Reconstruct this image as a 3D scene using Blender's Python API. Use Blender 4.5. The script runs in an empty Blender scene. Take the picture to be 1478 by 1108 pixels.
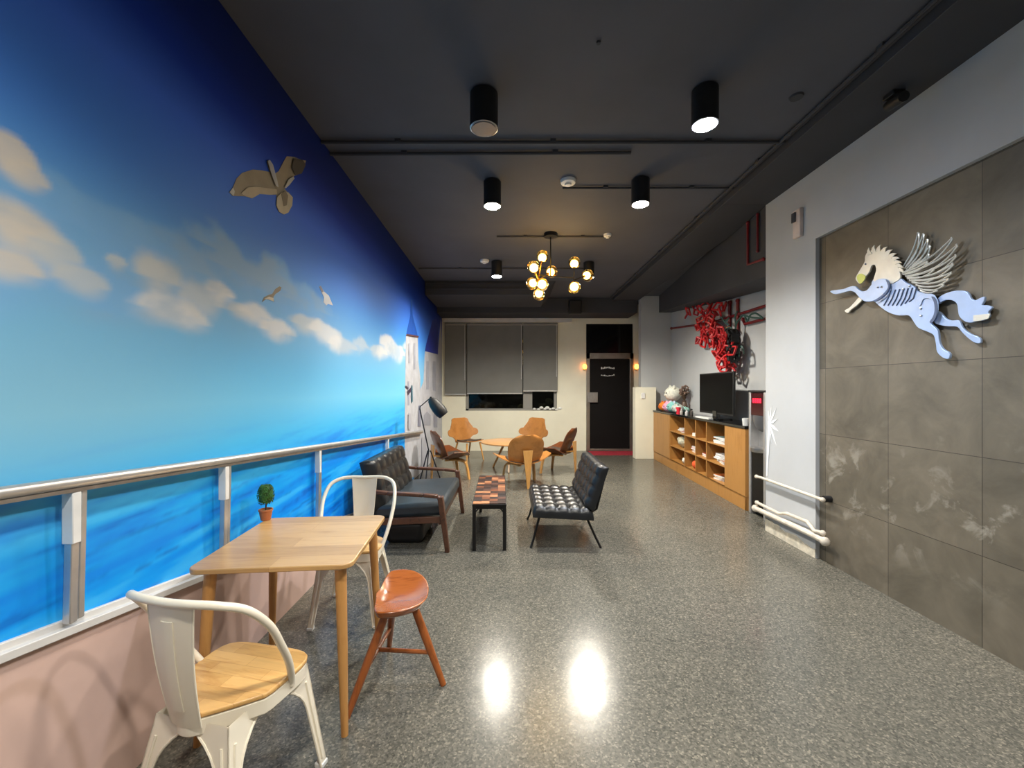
import bpy, bmesh, math, random
from mathutils import Vector, Matrix, noise
S = bpy.context.scene
C = S.collection
PI = math.pi
random.seed(7)
F, H0, CX, CY = 600.0, 1.5, 739.0, 560.0      # camera used to read distances off the photograph

# ------------------------------------------------------------------ materials
def lin(c):
    return tuple(((v/255.0)/12.92 if v/255.0 <= 0.04045 else (((v/255.0)+0.055)/1.055)**2.4) for v in c)
MATS = {}
class NT:
    def __init__(s, name):
        s.m = bpy.data.materials.new(name); s.m.use_nodes = True
        s.t = s.m.node_tree; s.b = s.t.nodes['Principled BSDF']
    def n(s, typ, **kw):
        nd = s.t.nodes.new(typ)
        for k, v in kw.items():
            if k.startswith('i_'):
                nd.inputs[k[2:].replace('_', ' ')].default_value = v
            else: setattr(nd, k, v)
        return nd
    def l(s, a, b): s.t.links.new(a, b)
    def coord(s, scale=(1,1,1), rot=(0,0,0), kind='Object'):
        tc = s.n('ShaderNodeTexCoord'); mp = s.n('ShaderNodeMapping')
        mp.inputs['Scale'].default_value = scale; mp.inputs['Rotation'].default_value = rot
        s.l(tc.outputs[kind], mp.inputs['Vector']); return mp.outputs['Vector']
    def ramp(s, fac, stops):
        r = s.n('ShaderNodeValToRGB'); e = r.color_ramp.elements
        while len(e) < len(stops): e.new(0.5)
        for i, (p, c) in enumerate(stops):
            e[i].position = p; e[i].color = (*lin(c), 1)
        s.l(fac, r.inputs['Fac']); return r.outputs['Color']
    def noise(s, vec, scale, detail=4, rough=.55, dist=0):
        nn = s.n('ShaderNodeTexNoise'); nn.inputs['Scale'].default_value = scale
        nn.inputs['Detail'].default_value = detail; nn.inputs['Roughness'].default_value = rough
        nn.inputs['Distortion'].default_value = dist
        s.l(vec, nn.inputs['Vector']); return nn.outputs['Fac']
    def mix(s, fac, a, b, mode='MIX'):
        m = s.n('ShaderNodeMix', data_type='RGBA', blend_type=mode)
        for sock, v in ((m.inputs[0], fac), (m.inputs[6], a), (m.inputs[7], b)):
            if hasattr(v, 'links'): s.l(v, sock)
            elif isinstance(v, tuple): sock.default_value = (*lin(v), 1)
            else: sock.default_value = v
        return m.outputs[2]
    def bump(s, h, strength, dist=.01):
        b = s.n('ShaderNodeBump'); b.inputs['Strength'].default_value = strength
        b.inputs['Distance'].default_value = dist
        s.l(h, b.inputs['Height']); s.l(b.outputs['Normal'], s.b.inputs['Normal'])
def pm(name, col, rough=.5, metal=0, var=.06, vscale=6, bump=0, bscale=200, emis=None, estr=0, coat=0, spec=None):
    if name in MATS: return MATS[name]
    n = NT(name); v = n.coord()
    f = n.noise(v, vscale)
    a = tuple(max(0, c*(1-var)) for c in col); b = tuple(min(255, c*(1+var)) for c in col)
    n.l(n.ramp(f, [(.3, a), (.7, b)]), n.b.inputs['Base Color'])
    n.b.inputs['Roughness'].default_value = rough; n.b.inputs['Metallic'].default_value = metal
    if coat: n.b.inputs['Coat Weight'].default_value = coat
    if spec is not None: n.b.inputs['Specular IOR Level'].default_value = spec
    if bump: n.bump(n.noise(v, bscale, 2), bump, .002)
    if emis: n.b.inputs['Emission Color'].default_value = (*lin(emis), 1); n.b.inputs['Emission Strength'].default_value = estr
    MATS[name] = n.m; return n.m
def wood(name, light, dark, scale=(3, 30, 30), rough=.35, coat=.2, staves=None):
    if name in MATS: return MATS[name]
    n = NT(name); v = n.coord(scale)
    f = n.noise(v, 1.2, 6, .6, 1.0)
    c = n.ramp(f, [(.3, dark), (.52, light), (.75, tuple(int(.94*x) for x in light))])
    if staves:
        v2 = n.coord(); br = n.n('ShaderNodeTexBrick'); n.l(v2, br.inputs['Vector'])
        br.inputs['Scale'].default_value = 1; br.inputs['Brick Width'].default_value = staves[0]
        br.inputs['Row Height'].default_value = staves[1]; br.inputs['Mortar Size'].default_value = 0.0006
        br.inputs['Color1'].default_value = (1, 1, 1, 1); br.inputs['Color2'].default_value = (.72, .68, .6, 1)
        br.inputs['Mortar'].default_value = (.6, .5, .4, 1)
        c = n.mix(1.0, c, br.outputs['Color'], 'MULTIPLY')
    n.l(c, n.b.inputs['Base Color'])
    n.b.inputs['Roughness'].default_value = rough; n.b.inputs['Coat Weight'].default_value = coat
    n.b.inputs['Coat Roughness'].default_value = .2
    MATS[name] = n.m; return n.m

def terrazzo():
    n = NT('terrazzo'); v = n.coord()
    vo = n.n('ShaderNodeTexVoronoi'); vo.inputs['Scale'].default_value = 125; n.l(v, vo.inputs['Vector'])
    sp = n.n('ShaderNodeSeparateColor'); n.l(vo.outputs['Color'], sp.inputs[0])
    c = n.ramp(sp.outputs[0], [(0, (76, 76, 72)), (.3, (99, 98, 93)), (.62, (115, 113, 107)), (.86, (132, 129, 121)), (1, (168, 161, 149))])
    vo2 = n.n('ShaderNodeTexVoronoi'); vo2.inputs['Scale'].default_value = 75; n.l(v, vo2.inputs['Vector'])
    s2 = n.n('ShaderNodeSeparateColor'); n.l(vo2.outputs['Color'], s2.inputs[0])
    c2 = n.ramp(s2.outputs[1], [(0, (88, 88, 84)), (.5, (108, 107, 101)), (1, (134, 130, 121))])
    c = n.mix(.35, c, c2)
    big = n.ramp(n.noise(v, .7, 3), [(.3, (196, 196, 192)), (.7, (232, 228, 220))])
    c = n.mix(1.0, c, big, 'MULTIPLY')
    n.l(c, n.b.inputs['Base Color'])
    rr = n.n('ShaderNodeMapRange'); n.l(n.noise(v, 60, 2), rr.inputs['Value'])
    rr.inputs['To Min'].default_value = .17; rr.inputs['To Max'].default_value = .25
    n.b.inputs['Specular IOR Level'].default_value = .25
    n.l(rr.outputs[0], n.b.inputs['Roughness'])
    n.bump(n.noise(v, 9, 3), .08, .01)
    return n.m
def tiles():
    n = NT('concrete_tile'); tc = n.n('ShaderNodeTexCoord'); sx = n.n('ShaderNodeSeparateXYZ'); n.l(tc.outputs['Object'], sx.inputs[0])
    cb = n.n('ShaderNodeCombineXYZ'); n.l(sx.outputs['Y'], cb.inputs['X']); n.l(sx.outputs['Z'], cb.inputs['Y'])
    mp = n.n('ShaderNodeMapping'); mp.inputs['Location'].default_value = (0, .04, 0); n.l(cb.outputs[0], mp.inputs['Vector'])
    br = n.n('ShaderNodeTexBrick', offset=0.0); n.l(mp.outputs[0], br.inputs['Vector'])
    br.inputs['Scale'].default_value = 1; br.inputs['Brick Width'].default_value = .6; br.inputs['Row Height'].default_value = .57
    br.inputs['Mortar Size'].default_value = .0022; br.inputs['Mortar Smooth'].default_value = .2
    br.inputs['Color1'].default_value = (*lin((122, 115, 103)), 1); br.inputs['Color2'].default_value = (*lin((98, 93, 83)), 1)
    br.inputs['Mortar'].default_value = (*lin((62, 58, 52)), 1)
    v = mp.outputs[0]
    streak = n.ramp(n.noise(v, 3.2, 6, .62, .6), [(.3, (196, 194, 188)), (.7, (255, 252, 246))])
    c = n.mix(1.0, br.outputs['Color'], streak, 'MULTIPLY')
    # pale lime bloom and dark damp patches low on the wall
    zz = n.n('ShaderNodeMapRange'); n.l(sx.outputs['Z'], zz.inputs['Value'])
    zz.inputs['From Min'].default_value = 1.3; zz.inputs['From Max'].default_value = .75
    lo = n.n('ShaderNodeMapRange'); n.l(sx.outputs['Z'], lo.inputs['Value']); lo.inputs['From Min'].default_value = .25; lo.inputs['From Max'].default_value = .55
    mu = n.n('ShaderNodeMath', operation='MULTIPLY'); n.l(zz.outputs[0], mu.inputs[0]); n.l(lo.outputs[0], mu.inputs[1])
    bl = n.n('ShaderNodeMapRange'); n.l(n.noise(v, 4.4, 5, .62, .5), bl.inputs['Value']); bl.inputs['From Min'].default_value = .57; bl.inputs['From Max'].default_value = .68
    m2 = n.n('ShaderNodeMath', operation='MULTIPLY'); n.l(mu.outputs[0], m2.inputs[0]); n.l(bl.outputs[0], m2.inputs[1])
    m3 = n.n('ShaderNodeMath', operation='MULTIPLY'); n.l(m2.outputs[0], m3.inputs[0]); m3.inputs[1].default_value = .5
    dk = n.n('ShaderNodeMapRange'); n.l(n.noise(v, 1.6, 3), dk.inputs['Value']); dk.inputs['From Min'].default_value = .5; dk.inputs['From Max'].default_value = .62
    m4 = n.n('ShaderNodeMath', operation='MULTIPLY'); n.l(dk.outputs[0], m4.inputs[0]); n.l(zz.outputs[0], m4.inputs[1])
    m5 = n.n('ShaderNodeMath', operation='MULTIPLY'); n.l(m4.outputs[0], m5.inputs[0]); m5.inputs[1].default_value = .3
    c = n.mix(m5.outputs[0], c, (70, 62, 50))
    c = n.mix(m3.outputs[0], c, (176, 172, 160))
    n.l(c, n.b.inputs['Base Color']); n.b.inputs['Roughness'].default_value = .42
    n.bump(br.outputs['Fac'], -.4, .004)
    return n.m

M = {}
M['floor'] = terrazzo()
M['tile'] = tiles()
M['ceil'] = pm('charcoal_ceiling_paint', (80, 82, 90), .75, var=.05, vscale=1.5, bump=.2, bscale=90)
M['beam'] = pm('dark_grey_beam_paint', (58, 59, 64), .75, var=.05, vscale=1.5)
M['wall'] = pm('off_white_wall_paint', (180, 182, 184), .7, var=.02, vscale=2, bump=.15, bscale=60)
M['cream'] = pm('cream_wall_paint', (232, 228, 208), .7, var=.02, vscale=2, bump=.15, bscale=60)
M['greywall'] = pm('grey_wall_paint', (140, 138, 133), .7, var=.03, vscale=2)
M['pink'] = pm('dusty_pink_panel', (202, 172, 160), .55, var=.04, vscale=2.5)
M['ledge'] = pm('pale_ledge_paint', (205, 203, 200), .4, var=.03)
M['steel'] = pm('brushed_steel', (190, 188, 186), .32, 1.0, var=.05, vscale=20)
M['alu'] = pm('aluminium', (200, 198, 196), .38, .75, var=.04, vscale=12)
M['frame_st'] = pm('door_frame_steel', (168, 160, 150), .3, .85, var=.06, vscale=6)
M['black'] = pm('matte_black', (20, 20, 22), .5)
M['blackgl'] = pm('gloss_black', (10, 10, 12), .12)
M['blackmet'] = pm('black_metal', (28, 27, 27), .4, .4)
M['darkdoor'] = pm('dark_door_leaf', (19, 16, 16), .6, var=.1, spec=.15)
M['white_met'] = pm('white_powder_coat', (234, 224, 204), .32, .0, var=.015, coat=.3)
M['white_pl'] = pm('white_plastic', (222, 222, 220), .4)
M['beech'] = wood('beech_board', (222, 176, 110), (196, 144, 82), (3, 26, 26), .35, .25, staves=(.22, .055))
M['oak'] = wood('oak_veneer', (206, 164, 108), (182, 138, 84), (2.2, 22, 22), .33, .3, staves=(1.4, .12))
M['oakleg'] = wood('oak_leg', (190, 138, 78), (162, 110, 56), (24, 24, 2), .4)
M['cherry'] = wood('cherry_stool', (158, 88, 38), (124, 60, 20), (4, 24, 24), .22, .6)
M['cherryleg'] = wood('cherry_leg', (152, 84, 38), (116, 58, 24), (24, 24, 3), .3, .4)
M['walnut'] = wood('walnut_frame', (86, 52, 36), (54, 32, 22), (20, 5, 20), .35, .3)
M['ply'] = wood('bent_plywood', (182, 122, 60), (156, 100, 44), (4, 10, 3), .35, .3)
M['plyleg'] = wood('plywood_leg', (214, 158, 88), (190, 132, 66), (20, 20, 3), .35, .3)
M['plydark'] = wood('walnut_plywood', (112, 62, 32), (80, 42, 22), (4, 14, 5), .3, .4)
M['tabletop2'] = wood('round_table_ash', (212, 160, 104), (186, 132, 80), (3, 22, 10), .3, .3)
M['cabinet'] = wood('cabinet_laminate', (176, 126, 66), (160, 110, 52), (9, 9, 1.4), .45, .1)
M['leather'] = pm('black_leather', (27, 28, 30), .3, var=.12, vscale=14, bump=.35, bscale=160)
M['leather2'] = pm('blue_black_leather', (40, 48, 54), .36, var=.1, vscale=10, bump=.35, bscale=160)
M['greyleather'] = pm('brown_grey_leather', (68, 60, 54), .38, var=.12, vscale=14, bump=.3, bscale=160)
M['blind'] = pm('grey_blind_fabric', (120, 120, 116), .8, var=.03, vscale=3, bump=.2, bscale=150)
M['red'] = pm('red_paint', (170, 26, 30), .4, var=.2, vscale=8)
M['redpipe'] = pm('red_pipe_paint', (120, 20, 26), .4, var=.1)
M['green'] = pm('dark_green_wire', (52, 84, 76), .5)
M['leaf'] = pm('boxwood_green', (44, 84, 34), .7, var=.45, vscale=40)
M['terra'] = pm('terracotta', (176, 104, 62), .7)
M['soil'] = pm('bark_brown', (70, 48, 30), .8)
M['mat'] = pm('red_door_mat', (150, 26, 46), .9, var=.12, vscale=30)
M['peg'] = pm('pale_blue_sculpture_paint', (168, 190, 226), .38, .25, var=.04)
M['pegw'] = pm('ivory_mane_paint', (214, 212, 200), .4, .2)
M['pegy'] = pm('yellow_muzzle_paint', (206, 206, 104), .5)
M['pegw2'] = pm('silver_wing_wire', (224, 222, 212), .3, .5)
M['pegd'] = pm('dark_cut_line', (84, 96, 122), .6)
M['pipe'] = pm('cream_pipe_paint', (206, 196, 180), .4, var=.08, vscale=14)
M['plaster'] = pm('crumbling_plaster', (198, 190, 172), .85, var=.12, vscale=16, bump=.6, bscale=40)
M['brass'] = pm('brass', (180, 140, 70), .3, 1.0)
M['night'] = pm('night_outside', (16, 16, 14), .9)
M['lens'] = pm('grey_lamp_reflector', (170, 170, 172), .25, .6)

def glass_mat(name, col, rough=.02, ior=1.45, tr=1.0):
    n = NT(name); n.b.inputs['Base Color'].default_value = (*lin(col), 1)
    n.b.inputs['Transmission Weight'].default_value = tr; n.b.inputs['Roughness'].default_value = rough
    n.b.inputs['IOR'].default_value = ior; return n.m
M['amber'] = glass_mat('amber_glass', (250, 206, 112), .12, 1.30)
M['glass'] = glass_mat('window_glass', (150, 156, 156), .03, 1.3)
def emit(name, col, st):
    n = NT(name); n.b.inputs['Base Color'].default_value = (*lin(col), 1)
    n.b.inputs['Emission Color'].default_value = (*lin(col), 1); n.b.inputs['Emission Strength'].default_value = st
    return n.m
M['lampcool'] = emit('cool_lamp_light', (226, 232, 255), 60)
M['lampwarm'] = emit('warm_lamp_light', (255, 248, 224), 60)
M['bulb'] = emit('warm_bulb_light', (255, 214, 130), 14)
M['led'] = emit('red_led_digits', (255, 30, 50), 3.5)
M['doorglint'] = emit('orange_reflection_glow', (255, 150, 60), 4)  # glow for the warm reflections on the door frame

# ------------------------------------------------------------------ mesh building
class MB:
    def __init__(s): s.v = []; s.f = []; s.mi = []; s.m = 0; s.X = Matrix.Identity(4)
    def add(s, vs, fs):
        o = len(s.v); s.v += [tuple(s.X @ Vector(p)) for p in vs]
        for f in fs: s.f.append([i+o for i in f]); s.mi.append(s.m)
        return s
    def box(s, lo, hi):
        (a, b, c), (d, e, g) = lo, hi
        return s.add([(a,b,c),(d,b,c),(d,e,c),(a,e,c),(a,b,g),(d,b,g),(d,e,g),(a,e,g)],
                     [(0,3,2,1),(4,5,6,7),(0,1,5,4),(1,2,6,5),(2,3,7,6),(3,0,4,7)])
    def cbox(s, c, sz): return s.box([c[i]-sz[i]/2 for i in range(3)], [c[i]+sz[i]/2 for i in range(3)])
    def beam(s, a, b, w, h, w2=None, h2=None, up=(0,0,1)):
        a, b = Vector(a), Vector(b); d = (b-a).normalized(); u = Vector(up)
        if abs(d.dot(u)) > .98: u = Vector((0,1,0))
        x = d.cross(u).normalized(); y = x.cross(d).normalized()
        w2 = w if w2 is None else w2; h2 = h if h2 is None else h2
        vs = [a+x*sx*w/2+y*sy*h/2 for sx, sy in ((-1,-1),(1,-1),(1,1),(-1,1))] + [b+x*sx*w2/2+y*sy*h2/2 for sx, sy in ((-1,-1),(1,-1),(1,1),(-1,1))]
        return s.add(vs, [(0,1,2,3),(7,6,5,4),(0,4,5,1),(1,5,6,2),(2,6,7,3),(3,7,4,0)])
    def tube(s, pts, r, n=12, caps=True, closed=False):
        pts = [Vector(p) for p in pts]; k = len(pts)
        rs = r if isinstance(r, (list, tuple)) else [r]*k
        vs = []; pu = None
        for i, p in enumerate(pts):
            if closed: d = pts[(i+1) % k]-pts[i-1]
            else: d = pts[min(i+1, k-1)]-pts[max(i-1, 0)]
            d.normalize()
            if pu is None:
                u = Vector((0,0,1)) if abs(d.z) < .9 else Vector((1,0,0))
            else: u = pu
            x = d.cross(u); 
            if x.length < 1e-6: x = d.cross(Vector((0,1,0)))
            x.normalize(); u = x.cross(d).normalized(); pu = u
            for j in range(n):
                a = 2*PI*j/n; vs.append(p+(x*math.cos(a)+u*math.sin(a))*rs[i])
        fs = []
        m = k if closed else k-1
        for i in range(m):
            for j in range(n):
                a = i*n+j; b = i*n+(j+1) % n; c = ((i+1) % k)*n+(j+1) % n; d = ((i+1) % k)*n+j
                fs.append((a, b, c, d))
        if caps and not closed: fs += [tuple(range(n))[::-1], tuple(range((k-1)*n, k*n))]
        return s.add(vs, fs)
    def lathe(s, prof, c=(0,0,0), n=24, axis='z'):
        vs = []; fs = []
        for r, z in prof:
            for j in range(n):
                a = 2*PI*j/n; p = (r*math.cos(a), r*math.sin(a), z)
                if axis == 'x': p = (p[2], p[0], p[1])
                if axis == 'y': p = (p[0], p[2], p[1])
                vs.append((c[0]+p[0], c[1]+p[1], c[2]+p[2]))
        for i in range(len(prof)-1):
            for j in range(n):
                fs.append((i*n+j, i*n+(j+1) % n, (i+1)*n+(j+1) % n, (i+1)*n+j))
        if prof[0][0] > 1e-5: fs.append(tuple(range(n))[::-1])
        if prof[-1][0] > 1e-5: fs.append(tuple(range((len(prof)-1)*n, len(prof)*n)))
        return s.add(vs, fs)
    def ball(s, c, r, sx=1, sy=1, sz=1, n=16):
        k = n//2
        prof = [(max(r*math.sin(PI*i/k), 1e-6), -r*math.cos(PI*i/k)) for i in range(k+1)]
        vs = []; fs = []
        for rr, z in prof:
            for j in range(n):
                a = 2*PI*j/n; vs.append((c[0]+rr*math.cos(a)*sx, c[1]+rr*math.sin(a)*sy, c[2]+z*sz))
        for i in range(k):
            for j in range(n): fs.append((i*n+j, i*n+(j+1) % n, (i+1)*n+(j+1) % n, (i+1)*n+j))
        return s.add(vs, fs)
    def prism(s, pts, d):
        """pts: planar 3D outline, d: thickness vector"""
        k = len(pts); d = Vector(d); a = [Vector(p) for p in pts]
        vs = a+[p+d for p in a]
        fs = [tuple(range(k))[::-1], tuple(range(k, 2*k))]+[(i, (i+1) % k, k+(i+1) % k, k+i) for i in range(k)]
        return s.add(vs, fs)
    def sheet(s, fn, nu, nv, t, closed_u=False):
        """fn(u,v) with u in -1..1, v in 0..1; thickness t along the normal"""
        P = [[Vector(fn(-1+2*i/nu, j/nv)) for i in range(nu+1)] for j in range(nv+1)]
        top = []; bot = []
        for j in range(nv+1):
            for i in range(nu+1):
                a = P[j][min(i+1, nu)]-P[j][max(i-1, 0)]; b = P[min(j+1, nv)][i]-P[max(j-1, 0)][i]
                if a.length < 1e-6: a = P[max(1,min(j,nv-1))][min(i+1, nu)]-P[max(1,min(j,nv-1))][max(i-1, 0)]
                nn = a.cross(b)
                nn = nn.normalized() if nn.length > 1e-9 else Vector((0,0,1))
                top.append(P[j][i]+nn*t/2); bot.append(P[j][i]-nn*t/2)
        W = nu+1; N = len(top); fs = []
        for j in range(nv):
            for i in range(nu):
                a = j*W+i; fs.append((a, a+1, a+W+1, a+W)); fs.append((N+a, N+a+W, N+a+W+1, N+a+1))
        for i in range(nu):
            fs.append((i+1, i, N+i, N+i+1)); a = nv*W+i; fs.append((a, a+1, N+a+1, N+a))
        for j in range(nv):
            a = j*W; fs.append((a, a+W, N+a+W, N+a)); b = j*W+nu; fs.append((b+W, b, N+b, N+b+W))
        return s.add(top+bot, fs)
    def mesh(s, name, mats, smooth=35):
        me = bpy.data.meshes.new(name); me.from_pydata(s.v, [], s.f)
        for m in (mats if isinstance(mats, (list, tuple)) else [mats]): me.materials.append(m)
        me.polygons.foreach_set('material_index', s.mi)
        bm = bmesh.new(); bm.from_mesh(me); bmesh.ops.recalc_face_normals(bm, faces=bm.faces); bm.to_mesh(me); bm.free()
        if smooth:
            me.polygons.foreach_set('use_smooth', [True]*len(me.polygons))
            me.set_sharp_from_angle(angle=math.radians(smooth))
        me.update(); return me
    def build(s, name, mats, parent=None, bevel=0, seg=2, smooth=35, sub=0, loc=None, kind=None, label=None):
        o = bpy.data.objects.new(name, s.mesh(name, mats, smooth)); C.objects.link(o)
        if bevel:
            b = o.modifiers.new('b', 'BEVEL'); b.width = bevel; b.segments = seg; b.limit_method = 'ANGLE'; b.angle_limit = math.radians(40)
            b.harden_normals = False
        if sub:
            d = o.modifiers.new('s', 'SUBSURF'); d.levels = sub; d.render_levels = sub
        if parent: o.parent = parent
        if loc: o.location = loc
        if kind: o['kind'] = kind
        if label: o['label'] = label
        return o
def tag(o, label, cat, group=None, kind=None):
    o['label'] = label; o['category'] = cat
    if group: o['group'] = group
    if kind: o['kind'] = kind
    return o
def empty(name, loc, rz=0):
    o = bpy.data.objects.new(name, None); C.objects.link(o); o.location = loc; o.rotation_euler = (0, 0, math.radians(rz))
    o.empty_display_size = .05; return o
def kids(o): return [c for c in bpy.data.objects if c.parent == o]
def copy_tree(o, parent=None):
    c = o.copy(); C.objects.link(c); c.parent = parent
    for ch in kids(o): copy_tree(ch, c)
    return c
def struct(name, mb, mat, parent=None, **kw):
    return mb.build(name, mat, parent, kind='structure' if not parent else None, **kw)
def bez(pts, n=8):
    """Catmull-Rom through pts"""
    P = [Vector(p) for p in pts]; out = []
    for i in range(len(P)-1):
        p0 = P[max(i-1, 0)]; p1 = P[i]; p2 = P[i+1]; p3 = P[min(i+2, len(P)-1)]
        for k in range(n):
            t = k/n; out.append(.5*((2*p1)+(p2-p0)*t+(2*p0-5*p1+4*p2-p3)*t*t+(3*p1-p0-3*p2+p3)*t**3))
    out.append(P[-1]); return out
def flo(px, y): d = F*H0/(y-CY); return ((px-CX)*d/F, d)

# ------------------------------------------------------------------ camera
cam = bpy.data.cameras.new('camera'); co = bpy.data.objects.new('camera', cam); C.objects.link(co)
co.location = (0, 0, H0); co.rotation_euler = (PI/2, 0, 0)
cam.sensor_width = 36; cam.lens = 36*F/1478; cam.shift_y = 6/1478; cam.clip_start = .05
S.camera = co
S.view_settings.view_transform = 'Standard'; S.view_settings.look = 'None'; S.view_settings.gamma = 1
S.view_settings.exposure = 0.8
w = bpy.data.worlds.new('world'); S.world = w; w.use_nodes = True
w.node_tree.nodes['Background'].inputs[0].default_value = (.02, .025, .03, 1); w.node_tree.nodes['Background'].inputs[1].default_value = .3

# ------------------------------------------------------------------ room
CE = 3.5
def xw(d): return -1.47-.021*d                     # mural wall line
YB = 9.95                                         # back wall
struct('floor', MB().box((-2.2, -3.2, -.1), (4.2, 10.4, 0)), M['floor'])
struct('ceiling', MB().box((-2.2, -3.2, CE), (4.2, 10.4, CE+.1)), M['ceil'])
m = MB(); a, b = xw(-3.1), xw(10.1)
m.prism([(a, -3.1, 0), (b, 10.1, 0), (b-.3, 10.1, 0), (a-.3, -3.1, 0)], (0, 0, CE))
struct('wall_left', m, M['wall'])
# back wall with window and door openings
WX0, WX1, WZ0, WZ1 = (672-CX)/60.3, (804-CX)/60.3, .96, 3.05
DX0, DX1, DZ1 = (846-CX)/60.3, (914-CX)/60.3, 3.04
m = MB()
xl = xw(YB)-.25
m.box((xl, YB, 0), (WX0, YB+.2, CE)); m.box((WX0, YB, 0), (WX1, YB+.2, WZ0)); m.box((WX0, YB, WZ1), (WX1, YB+.2, CE))
m.box((WX1, YB, 0), (DX0, YB+.2, CE)); m.box((DX0, YB, DZ1), (DX1, YB+.2, CE)); m.box((DX1, YB, 0), (4.0, YB+.2, CE))
struct('wall_back', m, M['cream'])
# right hand: column, alcove back wall, alcove side wall, white pier, tiled wall
struct('wall_alcove_end', MB().box((2.80, 9.02, 0), (4.0, 9.2, CE)), M['wall'])
struct('trim_1', MB().box((2.62, 8.82, 0), (3.06, 9.02, 1.52)), M['cream'], bevel=.004)
struct('wall_alcove', MB().box((3.46, 4.2, 0), (3.7, 9.02, CE)), M['wall'])
XR = 2.68
struct('wall_right', MB().box((XR, 3.67, 0), (3.5, 4.39, CE)).box((XR, -3.1, 2.82), (3.5, 3.67, CE)), M['wall'])
tw = MB().box((XR+.035, -3.1, 0), (3.2, 3.67, 2.82))
struct('wall_tiled', tw, M['tile'])
struct('wall_behind', MB().box((-1.9, -3.2, 0), (3.4, -3.1, CE)), M['greywall'])
# crumbling plaster foot of the pier
m = MB(); pts = []
N = 26
for i in range(N+1):
    y = 3.67+.72*i/N; pts.append((XR-.006, y, .08+.05*noise.noise((y*6, 1, 0))+.03*noise.noise((y*19, 3, 0))+.05*(i/N)))
outl = [(XR-.006, 3.67, 0)]+pts+[(XR-.006, 4.39, 0)]
m.prism(outl, (.006, 0, 0))
struct('baseboard_right', m, M['plaster'])
# ceiling beams
struct('trim_2', MB().box((-1.75, 9.2, 3.17), (2.78, 9.95, CE)), M['beam'], bevel=.004)
m = MB(); m.prism([(2.69, 4.38, 2.68), (3.19, 9.02, 3.14), (3.19, 9.02, CE), (2.69, 4.38, CE)], (.5, 0, 0))
struct('trim_3', m, M['beam'])
struct('trim_4', MB().box((2.22, -3.1, 3.43), (2.685, 4.38, CE)).prism([(2.22, 4.38, 3.43), (2.685, 4.38, 3.43), (2.78, 5.3, 3.43), (2.78, 9.2, 3.43), (2.22, 9.2, 3.43)], (0, 0, .07)), M['beam'], bevel=.004)
m = MB(); m.prism([(-1.62, 7.75, 3.2), (.62, 7.75, 3.2), (.82, 7.75, 3.46), (-1.62, 7.75, 3.46)], (0, 1.2, 0))
m.box((-1.6, 7.71, 3.30), (.4, 7.75, 3.315)); m.box((-1.6, 7.71, 3.40), (.6, 7.75, 3.41))
o = m.build('air_duct', M['beam'], bevel=.004); tag(o, 'dark boxed air duct hanging under the ceiling before the window wall', 'duct')
o.location.z = .04
# pink wainscot below the sloping ledge and the ledge
def zl(d): return .925-.166*d
m = MB()
p0, p1 = .1, 5.55
m.prism([(xw(p0), p0, 0), (xw(p1), p1, 0), (xw(p1), p1, zl(p1)), (xw(p0), p0, zl(p0))], (.02, 0, 0))
struct('trim_5', m, M['pink'])
m = MB()
m.beam((xw(p0)+.02, p0, zl(p0)), (xw(p1)+.02, p1, zl(p1)), .045, .028)
m.beam((xw(p0)+.008, p0, zl(p0)+.02), (xw(p1)+.008, p1, zl(p1)+.02), .018, .03)
struct('trim_6', m, M['ledge'], bevel=.003)

# ------------------------------------------------------------------ mural
def smooth(a, b, x):
    t = max(0, min(1, (x-a)/(b-a))); return t*t*(3-2*t)
def lerp3(a, b, t): return tuple(a[i]+(b[i]-a[i])*t for i in range(3))
SKY = [(.2, (0, 124, 236)), (.7, (0, 150, 240)), (1.0, (10, 162, 240)), (1.2, (70, 184, 240)), (1.42, (116, 200, 242)), (1.75, (88, 186, 244)),
       (2.05, (72, 164, 242)), (2.4, (66, 134, 236)), (2.75, (58, 108, 224)), (3.0, (10, 52, 160)), (3.2, (2, 34, 120)), (3.5, (0, 26, 96))]
def sky(z):
    if z <= SKY[0][0]: return lin(SKY[0][1])
    for i in range(len(SKY)-1):
        if z <= SKY[i+1][0]:
            t = (z-SKY[i][0])/(SKY[i+1][0]-SKY[i][0]); return lerp3(lin(SKY[i][1]), lin(SKY[i+1][1]), t)
    return lin(SKY[-1][1])
def wallpt(px, y):
    # intersection of the view ray with the mural wall
    k = (px-CX)/F                      # x = k*d ; x = -1.47-.021 d
    d = -1.47/(k+.021); return d, H0+(CY-y)*d/F
CL = []                                # clouds: px, y, rx, ry, colour, weight
CREAM, WARM, BLUE, WHITE = (222, 214, 204), (208, 212, 214), (126, 182, 236), (226, 228, 232)
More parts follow.
